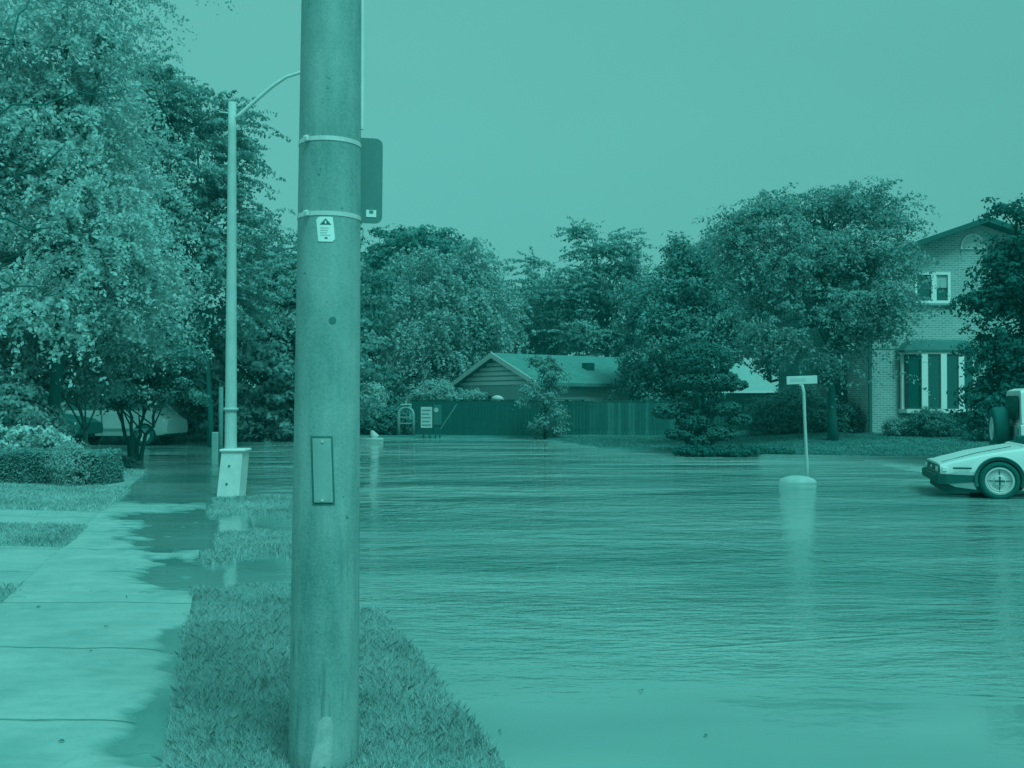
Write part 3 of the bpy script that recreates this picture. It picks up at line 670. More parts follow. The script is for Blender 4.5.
# hand hole cover
cv = band(0, 1, 0, 0, None, 'tmp'); bpy.data.objects.remove(cv)
def frame_rect(x0, x1, y0, y1): return [(x1, y0), (x0, y0), (x0, y1), (x1, y1)]
mk(frame_rect(312, 336, 436, 505), .0005, mat('hole_rim', .16, .9, .06, 20), 'hatch_recess', pole, .0012)
cvp = mk(frame_rect(314.6, 333.6, 438.4, 502), .0030, mat('hatch_plate', .56, .6, .06, 14, metal=.1), 'hatch_cover', pole, .004)
mk(frame_rect(315.8, 332.4, 440, 500.4), .0071, mat('hatch_plate2', .50, .6, .05, 9), 'hatch_face', cvp, .0012)
for yy in (441.5, 500):
    a = TH0 + spx(324, yy) / prad(zpx(yy)); r = prad(zpx(yy)) + .007
    MB().cyl((r * math.cos(a), r * math.sin(a), zpx(yy)), (math.cos(a), math.sin(a), 0), .006, .005, .006, 10).build('screw', STEEL, cvp)
a = TH0 + spx(333, 320) / prad(zpx(320)); r = prad(zpx(320)) - .002
MB().cyl((r * math.cos(a), r * math.sin(a), zpx(320)), (math.cos(a), math.sin(a), 0), .016, .015, .004, 16).build('plug', mat('plug', .2, .8), pole)
# worn pale paint near the foot
mk([(334, 716), (335.5, 728), (335, 745), (332, 775), (312, 775), (312.5, 758), (318, 742), (323, 730), (320, 720), (326, 714)][::-1], .0004, mat('worn_paint', .60, .8, .16, 22), 'paint_patch', pole, .0008)
# thin cable cover on the right flank
a = TH0 + 1.50
mb = MB(); mb.tube([((prad(z) + .004) * math.cos(a), (prad(z) + .004) * math.sin(a), z) for z in np.linspace(zpx(118), 8.5, 12)], .009, 8)
tag(mb.build('cable_cover', mat('cable_cover', .85, .5)), 'thin pale cable cover running up the right side of the concrete pole', 'cable').location = (PX, PY, .03)
COL.objects['cable_cover'].rotation_euler = pole.rotation_euler

# ------------------------------------------------------------------ street lamp
lx = P(231, 490, 16.8)
lamp = thing('street_lamp', 'tall pale concrete street lamp with curved arm rising out of a leaning base box', 'street lamp', (lx.x, 16.8, 0))
top = P(231, 101, 16.8).z
LP = mat('lamp_concrete', .66, .8, .07, 5, .3, 60)
mb = MB(); mb.lathe([(.105 - .04 * (z / top), z) for z in np.linspace(-.3, top, 14)], 24); mb.build('pole', LP, lamp, True)
mb = MB(); mb.lathe([(.122, 1.42), (.122, 1.47)], 24); mb.build('collar', LP, lamp, True)
arm = [P(x, y, 16.8) - Vector((lx.x, 16.8, 0)) for x, y in ((229, 121), (240, 113), (256, 99), (272, 86), (286, 77), (300, 73), (318, 71))]
arm = [Vector((p.x, p.y - .02 * i, p.z)) for i, p in enumerate(arm)]
ao = MB().tube(arm, [.035, .035, .033, .03, .028, .026, .026], 10).build('arm', mat('arm_metal', .8, .5, .04), lamp, True)
e = arm[-1]
mb = MB(); mb.M = Matrix.Translation(e + Vector((.25, 0, 0)))
mb.loft([[(x, .11 * w * math.cos(k * math.pi / 6), .07 * w * math.sin(k * math.pi / 6) - .01) for k in range(12)] for x, w in ((-.28, .35), (-.15, .8), (.05, 1), (.25, .9), (.33, .4))])
mb.build('luminaire', mat('luminaire', .6, .5), lamp, True)
mb = MB(); mb.cyl((0, 0, P(0, 112, 16.8).z), (-1, 0, .1), .012, .012, .22, 8); mb.build('pin', STEEL, lamp)
# leaning base box
mb = MB(); w0, w1 = .36 / 2, .40 / 2
top_c, bot_c = P(233, 450, 16.6).x - lx.x, P(229, 496, 16.6).x - lx.x + .0
tz = P(0, 452, 16.6).z
mb.loft([[(bot_c - .2, -.22, -.1), (bot_c + .17, -.22, -.1), (bot_c + .17, .2, -.1), (bot_c - .2, .2, -.1)], [(top_c - .18, -.22, tz), (top_c + .17, -.22, tz), (top_c + .17, .2, tz), (top_c - .18, .2, tz)]])
bc = mb.build('base_cover', mat('base_box', .80, .7, .07, 6, .2), lamp)
MB().box(top_c - .215, top_c + .205, -.25, .23, tz + .002, tz + .05, .015).build('lid', mat('base_box', .8), bc)
for (px, py) in ((229, 466), (226.5, 484)):
    q = P(px, py, 16.55); mb = MB().cyl((q.x - lx.x, -.22, q.z), (0, -1, 0), .02, .018, .012, 12); mb.build('bolt', mat('bolt_dark', .15, .6), bc)

def post(name, label, cat, px, py0, py1, D, r, m, z0=-.1, group=None, cap=True):
    b = P(px, py1, D); t = P(px, py0, D).z
    o = MB().lathe([(r, z0), (r, t - r * .5), (r * .6, t)], 12).build(name, m, None, True); o.location = (b.x, D, 0)
    return tag(o, label, cat, group)
post('wooden_post', 'dark weathered post standing close behind the street lamp', 'post', 221, 387, 446, 24, .055, mat('old_post', .34, .9, .1, 6))
post('marker_post', 'thin pale marker post in front of the dark hedge left of the lamp', 'post', 198, 403, 438, 40, .035, mat('thin_post', .5, .7))
post('bollard', 'short stout pale bollard in front of the far hedge between lamp and concrete pole', 'bollard', 270, 420, 437, 43, .15, mat('bollard_c', .42, .8))
b = P(216, 446, 30)
o = MB().box(-.1, .1, -.1, .1, -.1, P(0, 432, 30).z, .02).build('utility_box', mat('util_box', .46, .7, .05)); o.location = (b.x, 30, 0)
tag(o, 'small pale square utility box standing in the water left of the lamp', 'utility box')

# ------------------------------------------------------------------ street name sign with mound base
q = P(797, 480, 19.6)
ns = thing('street_name_sign', 'street name blade on a thin bent post rising from a white dome', 'street sign', (q.x, 19.6, 0))
MB().tube([(.19, 0, -.05), (.19, 0, .3), (.15, 0, 1.2), (.13, 0, 1.75), (.08, 0, 2.0)], [.035, .033, .03, .032, .028], 10).build('post', mat('sign_post', .66, .5, .05), ns, True)
blade = thing('x', 'x', 'x'); bpy.data.objects.remove(blade)
mb = MB(); mb.M = Matrix.Translation((.08, -.02, 1.99)) @ Matrix.Rotation(R(-2), 4, 'Y')
mb.box(-.29, .31, -.012, .012, -.08, .08, .006); bl = mb.build('blade', mat('blade', .74, .5, .04), ns)
mb = MB(); mb.M = Matrix.Translation((.08, -.02, 1.99)) @ Matrix.Rotation(R(-2), 4, 'Y')
rg = random.Random(4)
for k in range(9):
    x = -.22 + k * .034; mb.box(x, x + .022, -.0145, -.0125, -.03 + rg.random() * .01, .025 + rg.random() * .015)
mb.build('faded_lettering', mat('faded_ink', .62, .6, .05), bl)
MB().box(.04, .12, -.025, .02, 1.88, 1.94, .005).build('bracket', STEEL, ns)
mb = MB(); mb.lathe([(.44, -.15), (.42, -.02), (.39, .04), (.34, .09), (.26, .135), (.15, .165), (.04, .175)], 32); d = mb.build('dome_base', mat('dome_white', .56, .7, .08, 5, .3), ns, True)
d.scale = (.9, .7, .70)

# ------------------------------------------------------------------ vehicles
def wheel(parent, x, y, r, rim_r, side, w=.2, spokes=0, disc='rim_light', name='wheel', z=None):
    wr = bpy.data.objects.new(name, None); COL.objects.link(wr); wr.parent = parent; wr.location = (x, y, r if z is None else z)
    ax = (0, side, 0)
    mb = MB(); mb.lathe([(rim_r, -w / 2), (r * .93, -w / 2), (r * .985, -w * .36), (r, -w * .2), (r, w * .2), (r * .985, w * .36), (r * .93, w / 2), (rim_r * 1.02, w / 2 + .004), (rim_r, w / 2 - .02), (rim_r, -w / 2)], 40, ax=ax)
    mb.build('tyre', mat('tyre', .03, .85, .02, 20, spec=.2), wr, True)
    mb = MB(); mb.lathe([(rim_r, w / 2 - .045), (rim_r * .99, w / 2 - .002), (rim_r * .88, w / 2 + .002), (rim_r * .80, w / 2 - .035), (rim_r * .72, w / 2 - .02), (rim_r * .66, w / 2 - .035), (rim_r * .42, w / 2 - .03), (rim_r * .34, w / 2 - .004), (.03, w / 2)], 40, ax=ax)
    rm = mb.build('rim', mat(disc, .78, .4, .05, 10, metal=.25), wr, False); smooth_angle(rm, 30)
    mb = MB(); n = spokes or 4
    for k in range(n):
        a = 2 * math.pi * k / n
        mb.M = Matrix.Rotation(a, 4, 'Y')
        if not spokes: mb.box(-.007, .007, side * (w / 2 - .030) - .004, side * (w / 2 - .030) + .006, rim_r * .44, rim_r * .78)
        if spokes: mb.box(-rim_r * .09, rim_r * .09, side * (w / 2 - .028) - .008, side * (w / 2 - .028) + .014, rim_r * .3, rim_r * .86)
        else: mb.box(-.012, .012, side * (w / 2 + .001) - .004, side * (w / 2 + .001) + .004, .0, rim_r * .34)
    mb.M = Matrix(); mb.build('spokes' if spokes else 'cap_slots', mat('spoke', .7, .4) if spokes else mat('tyre', .03), rm)
    return wr

def ring(x, hb, hm, ht, zb, zm, zt, crown=.02):
    return [(x, -hb, zb), (x, -hb - .02, zb + .04), (x, -hm, zm), (x, -ht - .02, zt - .03), (x, -ht + .03, zt), (x, -ht * .5, zt + crown), (x, ht * .5, zt + crown), (x, ht - .03, zt), (x, ht + .02, zt - .03), (x, hm, zm), (x, hb + .02, zb + .04), (x, hb, zb)]
def bake(o, cutters):
    for c in cutters:
        c.parent = o.parent
        md = o.modifiers.new('b', 'BOOLEAN'); md.operation = 'DIFFERENCE'; md.object = c; md.solver = 'EXACT'
    dg = bpy.context.evaluated_depsgraph_get(); me = bpy.data.meshes.new_from_object(o.evaluated_get(dg))
    o.modifiers.clear(); o.data = me
    for c in cutters: bpy.data.objects.remove(c)
def arches(xs, r, zc, hw):
    out = []
    for x in xs:
        for sd in (-1, 1):
            c = MB().cyl((x, sd * (hw - .34), zc), (0, sd, 0), r, r, .6, 36).build('cutter', None)
            out.append(c)
    return out
GLASS = None
def m_glass():
    m, nt, b = newmat('dark_glass'); b.inputs['Base Color'].default_value = A(.05)
    b.inputs['Roughness'].default_value = .08; b.inputs['Specular IOR Level'].default_value = .5; return m
GLASS = m_glass()
BLACK = mat('black_trim', .02, .6, .015, 10, spec=.3)

def wedge_car():
    O = thing('wedge_sports_car', 'low silver wedge shaped sports car nosing into the flood water at the right edge', 'car', (9.31, 16.82, -.03), R(164.5))
    SILVER = mat('brushed_silver', 1.0, .38, .02, 4, metal=.35, spec=.5, k=.95)
    st = [(2.08, .84, .90, .84, .30, .42, .56), (1.85, .88, .94, .88, .20, .42, .63), (1.5, .90, .96, .90, .16, .48, .72), (1.1, .90, .98, .90, .16, .50, .80), (.75, .90, .98, .89, .16, .50, .86), (.2, .88, .98, .86, .18, .52, .90), (-.6, .88, .98, .86, .18, .52, .92), (-1.2, .90, .99, .87, .18, .52, .93), (-1.8, .90, .97, .86, .22, .52, .90), (-2.12, .86, .90, .84, .32, .5, .84)]
    mb = MB().loft([ring(*s_) for s_ in st]); body = mb.build('body', SILVER, O)
    bake(body, arches((1.2, -1.2), .375, .33, .98)); smooth_angle(body, 25)
    MB().box(-1.95, 1.9, -.72, .72, .15, .6, .03).build('underbody', mat('under', 0, .9, .01), O)
    for x in (1.2, -1.2):
        for sd in (-1, 1):
            mb = MB(); n = 24
            rings = []
            for k in range(n + 1):
                a = R(-18 + 216 * k / n)
                rings.append([(x + rr * math.cos(a), sd * yy, .33 + rr * math.sin(a)) for rr, yy in ((.322, .70), (.378, .70), (.382, .990), (.37, .995), (.325, .97))])
            mb.loft(rings); mb.build('arch_trim', mat('arch_black', .03, .6), O, False)
            wheel(O, x, sd * .87, .318, .225, sd, .21, z=.318)
    # bumper, face and lamps
    rg = lambda x, hw, z0, z1: [(x, -hw, z0), (x, hw, z0), (x, hw, z1), (x, -hw, z1)]
    mb = MB().loft([rg(1.55, .965, .29, .40), rg(2.0, .955, .25, .41), rg(2.12, .90, .25, .41), rg(2.16, .84, .28, .39)]); mb.build('front_bumper', BLACK, O)
    MB().loft([rg(1.45, .9, .12, .26), rg(1.95, .86, .10, .24), rg(2.03, .80, .12, .24)]).build('front_spoiler', BLACK, O)
    MB().box(2.06, 2.095, -.80, .80, .425, .545, .01).build('grille', mat('grille', .05, .5), O)
    for sd in (-1, 1):
        hl = MB().box(2.09, 2.104, sd * .66 - .15, sd * .66 + .15, .44, .535, .004).build('headlight', mat('lens', .3, .2), O)
        for dx in (-.07, .07): MB().box(2.1045, 2.11, sd * .66 + dx - .055, sd * .66 + dx + .055, .45, .525, .003).build('lens', mat('lens_bright', .9, .15, .03), hl)
        MB().box(1.98, 2.06, sd * .91 - .012 * sd - .02, sd * .91 + .02, .45, .53, .01).build('marker_lamp', mat('lens_bright', .9), O)
        for x0, x1 in ((-.78, .78), (1.62, 1.9)): MB().box(x0, x1, sd * .978 - .006, sd * .978 + .006, .50, .53).build('side_strip', BLACK, O)
    MB().box(2.1, 2.112, -.07, .07, .465, .51, .003).build('badge', mat('lens_bright', .9), O)
    for sd in (-1, 1):
        for gx in (.72, -.72): MB().box(gx, gx + .014, sd * .955 - .02, sd * .955 + .035, .22, .80).build('door_gap', BLACK, O)
        mb = MB(); mb.tube([(2.02, sd * .60, .594), (1.5, sd * .58, .748), (.95, sd * .56, .865)], .006, 6); mb.build('hood_gap', BLACK, O)
    # cabin
    cb = lambda x, hb, ht, zb, zt: [(x, -hb, zb), (x, -ht, zt), (x, ht, zt), (x, hb, zb)]
    mb = MB().loft([cb(.80, .80, .74, .82, .88), cb(-.05, .82, .56, .85, 1.13), cb(-.75, .82, .56, .85, 1.14), cb(-1.95, .78, .62, .86, .93)]); smooth_angle(mb.build('cabin', SILVER, O), 20)
    MB().loft([cb(.74, .74, .69, .88, .905), cb(.02, .60, .52, 1.115, 1.13)], True).build('windscreen', GLASS, O)
    for sd in (-1, 1):
        V = [(.55, sd * .805, .90), (-.75, sd * .83, .90), (-.72, sd * .60, 1.11), (-.08, sd * .60, 1.11)]
        mb = MB().add(V + [(x, y + sd * .012, z) for x, y, z in V], [(0, 1, 2, 3), (7, 6, 5, 4), (0, 4, 5, 1), (1, 5, 6, 2), (2, 6, 7, 3), (3, 7, 4, 0)]); mb.build('side_window', GLASS, O)
        MB().box(.42, .56, sd * 1.04 - .07, sd * 1.04 + .07, .90, 1.0, .02).build('mirror', BLACK, O)
    MB().loft([rg(-2.18, .88, .3, .46), rg(-1.9, .96, .3, .46)]).build('rear_bumper', BLACK, O)
wedge_car()

def jeep():
    O = thing('off_road_vehicle', 'boxy light off road vehicle with big rear spare wheel behind the silver car', 'car', (11.85, 19.4, -.02), R(-16))
    PAINT = mat('jeep_paint', .92, .35, .03, 4, metal=.1, k=.95)
    S2 = mat('jeep_paint_b', .60, .4, .04, 4)
    rg = lambda x, hw, z0, z1: [(x, -hw, z0), (x, hw, z0), (x, hw, z1), (x, -hw, z1)]
    mb = MB().loft([ring(x, .76, .80, .78, .48, .8, z) for x, z in ((-1.95, 1.14), (-1.9, 1.16), (.6, 1.16), (.7, 1.14))]); b = mb.build('body', PAINT, O); bake(b, arches((-1.2,), .5, .42, .8))
    mb = MB().loft([ring(x, .5, .55, .52, .55, .8, z) for x, z in ((.7, 1.10), (1.9, 1.04))]); mb.build('hood', PAINT, O)
    for sd in (-1, 1):
        MB().box(1.0, 1.95, sd * .68 - .14, sd * .68 + .14, .82, .9, .03).build('fender', BLACK, O)
        for x in (-1.2, 1.45): wheel(O, x, sd * .74, .42, .22, sd, .26, 5)
    # hard top
    mb = MB().loft([[(x, -h0, 1.165), (x, -h1, z - .06), (x, -h1 + .06, z), (x, h1 - .06, z), (x, h1, z - .06), (x, h0, 1.165)] for x, h0, h1, z in ((-1.93, .77, .70, 1.80), (-1.8, .77, .71, 1.85), (.2, .77, .71, 1.86), (.34, .77, .70, 1.82), (.66, .77, .74, 1.25))])
    smooth_angle(mb.build('hard_top', PAINT, O), 30)
    MB().box(-1.975, -1.962, -.58, .58, 1.24, 1.70, .01).build('rear_window', GLASS, O)
    MB().box(-1.985, -1.952, -.70, .70, .60, 1.12, .01).build('tailgate', S2, O)
    for sd in (-1, 1):
        MB().box(-2.0, -1.955, sd * .755 - .05, sd * .755 + .05, .85, 1.08, .01).build('tail_lamp', mat('tail_lamp', .28, .3), O)
        w_ = MB().box(-1.7, -.75, sd * .757 - .012, sd * .757 + .012, 1.25, 1.68, .008); w_.build('side_window', GLASS, O)
        MB().box(-.6, .2, sd * .757 - .012, sd * .757 + .012, 1.25, 1.68, .008).build('side_window', GLASS, O)
        MB().box(-.66, -.64, sd * .80 - .012, sd * .80 + .012, .6, 1.16).build('door_gap', BLACK, O)
    MB().box(-2.12, -1.96, -.78, .78, .45, .58, .02).build('rear_bumper', BLACK, O)
    MB().box(-2.1, -1.96, -.1, .1, .9, 1.1, .02).build('spare_mount', BLACK, O)
    wr = wheel(O, -2.2, .0, .43, .24, 1, .27, 5, z=1.05, name='spare_wheel'); wr.rotation_euler = (0, 0, R(90))
jeep()

def side_car(name, label, loc, rz, t, L, H, nose, wheel_r, wb, sill=.3, windows=True):
    O = thing(name, label, 'car' if 'van' not in name else 'van', loc, rz)
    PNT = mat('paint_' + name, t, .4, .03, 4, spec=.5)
    h = L / 2; belt = H * .58
    st = [(-h, .78, .84, .8, sill + .05, .6, belt), (-h + .15, .84, .9, .86, sill, .6, belt + .02), (0, .86, .93, .88, sill - .03, .6, belt + .02), (h - nose, .86, .93, .86, sill - .03, .6, belt), (h - .3, .84, .9, .82, sill, .58, belt - .14), (h, .74, .8, .72, sill + .06, .5, belt - .28)]
    b = MB().loft([ring(*s_) for s_ in st]).build('body', PNT, O)
    bake(b, arches((wb / 2, -wb / 2), wheel_r * 1.18, wheel_r, .93)); smooth_angle(b, 28)
    MB().box(-h + .2, h - .2, -.68, .68, sill - .06, .6, .03).build('underbody', MATS['under'], O)
    for sd in (-1, 1):
        for gx in (h - nose - .85, -.1, -h + .95): MB().box(gx, gx + .025, sd * .935 - .012, sd * .935 + .004, sill + .02, belt - .06).build('door_gap', BLACK, O)
        MB().box(-h + .5, h - .6, sd * .93 - .01, sd * .93 + .022, sill + .16, sill + .24, .008).build('side_moulding', mat('moulding', .3, .6), O)
    cb = lambda x, hb, ht, zb, zt: [(x, -hb, zb), (x, -ht, zt), (x, ht, zt), (x, hb, zb)]
    smooth_angle(MB().loft([cb(h - nose - .05, .84, .80, belt - .02, belt + .02), cb(h - nose - .75, .86, .68, belt, H - .03), cb(-.1, .86, .68, belt, H), cb(-h + .45, .86, .70, belt, H - .05), cb(-h + .08, .82, .76, belt, belt + .05)]).build('cabin', PNT, O), 20)
    for sd in (-1, 1):
        for x0, x1 in ((h - nose - .80, .05), (-.05, -h + .75)):
            y0 = sd * .845; y1 = sd * .70
            V = [(x0 + (.3 if x0 > .1 else 0), y0, belt + .08), (x1, y0, belt + .08), (x1, y1, H - .1), (x0 - .05, y1, H - .1)]
            MB().add(V + [(x, y + sd * .012, z + .004) for x, y, z in V], [(0, 1, 2, 3), (7, 6, 5, 4), (0, 4, 5, 1), (1, 5, 6, 2), (2, 6, 7, 3), (3, 7, 4, 0)]).build('side_window', GLASS, O)
        for x in (wb / 2, -wb / 2): wheel(O, x, sd * .82, wheel_r, wheel_r * .62, sd, .22, 6)
        MB().box(h - .25, h - .1, sd * .70 - .1, sd * .7 + .1, belt - .34, belt - .24, .02).build('headlight', mat('lens_bright', .9), O)
    return O
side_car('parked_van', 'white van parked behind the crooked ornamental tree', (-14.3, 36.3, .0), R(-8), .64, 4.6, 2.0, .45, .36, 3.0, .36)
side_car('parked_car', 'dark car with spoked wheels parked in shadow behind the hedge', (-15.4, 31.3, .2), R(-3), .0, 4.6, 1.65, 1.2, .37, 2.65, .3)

# ------------------------------------------------------------------ fences
def fence(label, a, b, ht, z, m, lean=.0, odd=()):
    A_, B_ = Vector(a), Vector(b); L = (B_ - A_).length; rz = math.atan2(B_.y - A_.y, B_.x - A_.x)
    O = thing('wooden_fence', label, 'fence', (A_.x, A_.y, z), rz, 'wooden board fences along the far side of the water')
    rg = random.Random(int(L * 100)); x = 0; mb = MB(); mo = MB()
    while x < L:
        w = .135; tgt = MB() if any(p0 <= x <= p1 for p0, p1 in odd) and rg.random() < .55 else mb
        tgt.box(x, x + w, -.012 + rg.random() * .006, .012, -.15, ht + rg.uniform(-.015, .015))
        if tgt is not mb: tgt.build('pale_board', mat('pale_board', .17, .9, .08, 3, stretch=(3, 1, .4)), O)
        x += w + .008 + rg.random() * .004
    mb.build('boards', m, O)
    rb = MB()
    for zz in (.3, ht - .25): rb.box(0, L, .013, .06, zz, zz + .09)
    rb.box(0, L, -.03, .07, ht + .017, ht + .05); rb.build('rail', m, O)
    k = 0
    while k <= L:
        MB().box(k - .05, k + .05, .061, .16, -.2, ht + .04, .008).build('post', m, O); k += 2.4
FD = mat('fence_dark', .02, .9, .05, 2.5, stretch=(4, 1, .3))
a = P(412, 437, 45); b1 = P(585, 437, 42.5); b2 = P(765, 437, 41); b3 = P(890, 437, 40)
fence('long dark board fence in front of the small gabled house', (a.x, a.y, 0), (b1.x, b1.y, 0), 1.58, .0, FD)
fence('weathered board fence with paler boards right of the slender tree', (b1.x + .1, b1.y + .1, 0), (b2.x, b2.y, 0), 1.48, .04, mat('fence_mid', .07, .9, .07, 2.5, stretch=(4, 1, .3)), odd=((.6, 2.6), (3.4, 4.2), (6.0, 7.4)))
fence('shaded board fence behind the big tree up to the brick house', (b2.x + .1, b2.y, 0), (b3.x, b3.y, 0), 1.7, .15, FD)

# ------------------------------------------------------------------ houses
def m_brick():
    m, nt, b = newmat('brick')
    tc = nt.new('ShaderNodeTexCoord').outputs['Object']
    sp = nt.new('ShaderNodeSeparateXYZ'); nt.link(tc, sp.inputs[0]); cm = nt.new('ShaderNodeCombineXYZ')
    nt.link(nt.math('ADD', sp.outputs['X'], sp.outputs['Y']), cm.inputs[0]); nt.link(sp.outputs['Z'], cm.inputs[1])
    br = nt.new('ShaderNodeTexBrick'); nt.link(cm.outputs[0], br.inputs['Vector'])
    br.inputs['Scale'].default_value = 1; br.inputs['Brick Width'].default_value = .23; br.inputs['Row Height'].default_value = .078
    br.inputs['Mortar Size'].default_value = .013; br.inputs['Bias'].default_value = 0
    br.inputs['Color1'].default_value = A(.34); br.inputs['Color2'].default_value = A(.56); br.inputs['Mortar'].default_value = A(.78)
    n = nt.noise(tc, .7, 5, .6)
    nt.link(nt.mixc(.35, br.outputs['Color'], nt.ramp(n, [(.3, A(.42)), (.7, A(.66))])), b.inputs['Base Color'])
    b.inputs['Roughness'].default_value = .9
    bp = nt.new('ShaderNodeBump'); bp.inputs['Strength'].default_value = .6; bp.inputs['Distance'].default_value = .01; bp.invert = True
    nt.link(br.outputs['Fac'], bp.inputs['Height']); nt.link(bp.outputs[0], b.inputs['Normal']); return m
BRICK = m_brick()
def m_roof(name, t):
    m, nt, b = newmat(name); tc = nt.new('ShaderNodeTexCoord').outputs['Object']
    n = nt.math('ADD', nt.math('MULTIPLY', nt.noise(tc, 2, 4), .5), nt.math('MULTIPLY', nt.noise(nt.mapping(tc, (1, 1, 4)), 14, 3), .5))
    nt.link(nt.ramp(n, [(.35, A(t - .08)), (.65, A(t + .06))]), b.inputs['Base Color']); b.inputs['Roughness'].default_value = .9; return m
WHITE = mat('white_trim', .96, .5, .02)
def brick_house():
    Y0 = 35.0; x0 = P(872, 0, Y0).x; x1 = x0 + 8.2; pk = P(982, 0, Y0).x; zpk = P(0, 224, Y0).z; z0 = .2
    O = thing('brick_house', 'two storey pale brick house with gable and bay window at the right', 'house', (x0, Y0, z0))
    W = x1 - x0; px = pk - x0; ze = P(0, 262, Y0).z - z0; zp = zpk - z0
    sl = (zp - ze) / px; zr = zp - sl * (W - px)
    # one wall shell with real openings cut through
    mb = MB().prism([(0, -.3), (W, -.3), (W, zr), (px, zp), (0, ze)], 0, 9); wall = mb.build('wall', BRICK, O)
    uw = (P(915, 0, Y0).x - x0, P(951, 0, Y0).x - x0, P(0, 303, Y0).z - z0, P(0, 272, Y0).z - z0)
    cut = [MB().box(uw[0], uw[1], -.5, .3, uw[2], uw[3]).build('cutter', None)]
    bake(wall, cut)
    # roof with overhang
    ov = .45; th = .16
    def slab(xa, za, xb, zb, y0, y1): return MB().prism([(xa, za), (xb, zb), (xb, zb + th), (xa, za + th)], y0, y1)
    rf = slab(-ov, ze - sl * ov + .02, px, zp + .02, -.5, 9.5); V2 = slab(px, zp + .02, W + ov, zr - sl * ov + .02, -.5, 9.5)
    rf.add([v for v in V2.V], V2.F); ro = rf.build('roof', m_roof('shingle', .12), O)
    for (xa, za, xb, zb) in ((-ov, ze - sl * ov, px, zp), (px, zp, W + ov, zr - sl * ov)):
        MB().prism([(xa, za + .0), (xb, zb + .0), (xb, zb + .185), (xa, za + .185)], -.56, -.505).build('bargeboard', mat('barge', .0, .7), ro)
    # half round vent
    cx = P(973.5, 0, Y0).x - x0; zc = P(0, 249, Y0).z - z0; rr = 12.5 * Y0 / F
    arc = lambda r: [(cx + r * math.cos(R(k * 12)), zc + r * math.sin(R(k * 12)) * 1.25) for k in range(16)]
    v = MB().prism(arc(rr), -.05, -.003).build('gable_vent', WHITE, O)
    MB().prism([(cx + (x - cx) * .84, zc + .04 + (z - zc) * .84) for x, z in arc(rr)], -.062, -.0505).build('louvre', mat('louvre', .72, .6, .08, 2, stretch=(.1, .1, 30)), v)
    # upper window
    a, b_, c, d = uw; wd = thing('upper_window', None, None); wd.parent = O
    for nm in ('label', 'category'):
        if nm in wd: del wd[nm]
    fr = MB(); t = .09
    fr.box(a, b_, -.03, .1, c, c + t).box(a, b_, -.03, .1, d - t, d).box(a, a + t, -.03, .1, c + t, d - t).box(b_ - t, b_, -.03, .1, c + t, d - t); mx = (a + b_) / 2 + .05
    fr.box(mx - .09, mx + .09, -.028, .1, c + t, d - t); fr.build('frame', WHITE, wd)
    MB().box(a - .08, b_ + .08, -.1, -.001, c - .09, c - .003, .01).build('sill', mat('sill', .5, .7), wd)
    MB().box(a + t, mx - .09, .05, .07, c + t, d - t).build('pane', GLASS, wd)
    MB().box(mx + .09, b_ - t, .05, .07, c + t, d - t).build('pane', GLASS, wd)
    MB().box(mx + .09, b_ - t, .03, .045, c + (d - c) * .5, d - t).build('blind', mat('blind', .62, .7, .04), wd)
    # bay window
    ba, bb = P(906, 0, 34.4).x - x0, P(980, 0, 34.4).x - x0; bz0, bz1 = P(0, 409, 34.4).z - z0, P(0, 354, 34.4).z - z0
    bay = thing('bay_window', None, None); bay.parent = O
    for nm in ('label', 'category'):
        if nm in bay: del bay[nm]
    out = .6
    pts = [(ba, 0), (ba + .12, -out * .75), (ba + (bb - ba) * .27, -out), (bb - (bb - ba) * .27, -out), (bb - .12, -out * .75), (bb, 0)]
    pr = lambda z0_, z1_, gr, nm, m_: MB().loft([[(x + (x - (ba + bb) / 2) * gr, y * (1 + gr), z) for x, y in pts] for z in (z0_, z1_)]).build(nm, m_, bay)
    pr(bz0 - .14, bz0, .03, 'sill', WHITE); pr(bz1, bz1 + .07, .02, 'head', WHITE)
    pr(bz0 + .001, bz1 - .001, -.04, 'pane', GLASS)
    mb = MB()
    n = 4
    edge = [(pts[i], pts[i + 1]) for i in range(1, 4)]
    cols = [pts[0], pts[1], None, pts[2], None, pts[3], None, pts[4], pts[5]]
    xs = [ba + .05, ba + (bb - ba) * .255, ba + (bb - ba) * .51, ba + (bb - ba) * .75, bb - .08]; ww = [.09, .21, .20, .19, .1]
    for x, w in zip(xs, ww):
        yy = np.interp(x, [p[0] for p in pts], [p[1] for p in pts]); mb.box(x - w / 2, x + w / 2, yy - .03, yy + .1, bz0 + .001, bz1 - .001)
    mb.build('mullion', WHITE, bay)
    mb = MB().loft([[(x + (x - (ba + bb) / 2) * g, y * (1 + g) + (0 if k < 2 else .0), z) for x, y in pts] for k, (g, z) in enumerate(((.10, bz1 + .075), (.10, bz1 + .15), (-.10, bz1 + .42), (-.22, bz1 + .50)))])
    mb.build('bay_roof', mat('bay_roof', .14, .7, .06), bay)
    pr(bz0 - .62, bz0 - .145, -.12, 'apron', mat('apron', .4, .8))
    # soldier course lines
    MB().box(0.004, ba - .1, -.02, -.001, bz1 + .2, bz1 + .3).build('brick_band', mat('band', .5, .9), O)
    # recessed left wing with its own roof
    MB().box(-1.8, -.004, 2.6, 5.5, -.3, ze - .6).build('side_wall', mat('wing_wall', .16, .9, .05), O)
    q = MB().prismx([(1.9, ze - .75), (6.2, ze - .75), (4.0, ze + .75)], -2.2, px * .9); q.build('side_roof', m_roof('shingle2', .34), O)
    MB().box(-.10, -.004, -.02, .08, -.2, ze - .1).build('downpipe', mat('downpipe', .12, .6), O)
    dr = MB().box(-1.5, -.55, 2.54, 2.597, -.1, 2.0).build('door', mat('door_p', .4, .5), O)
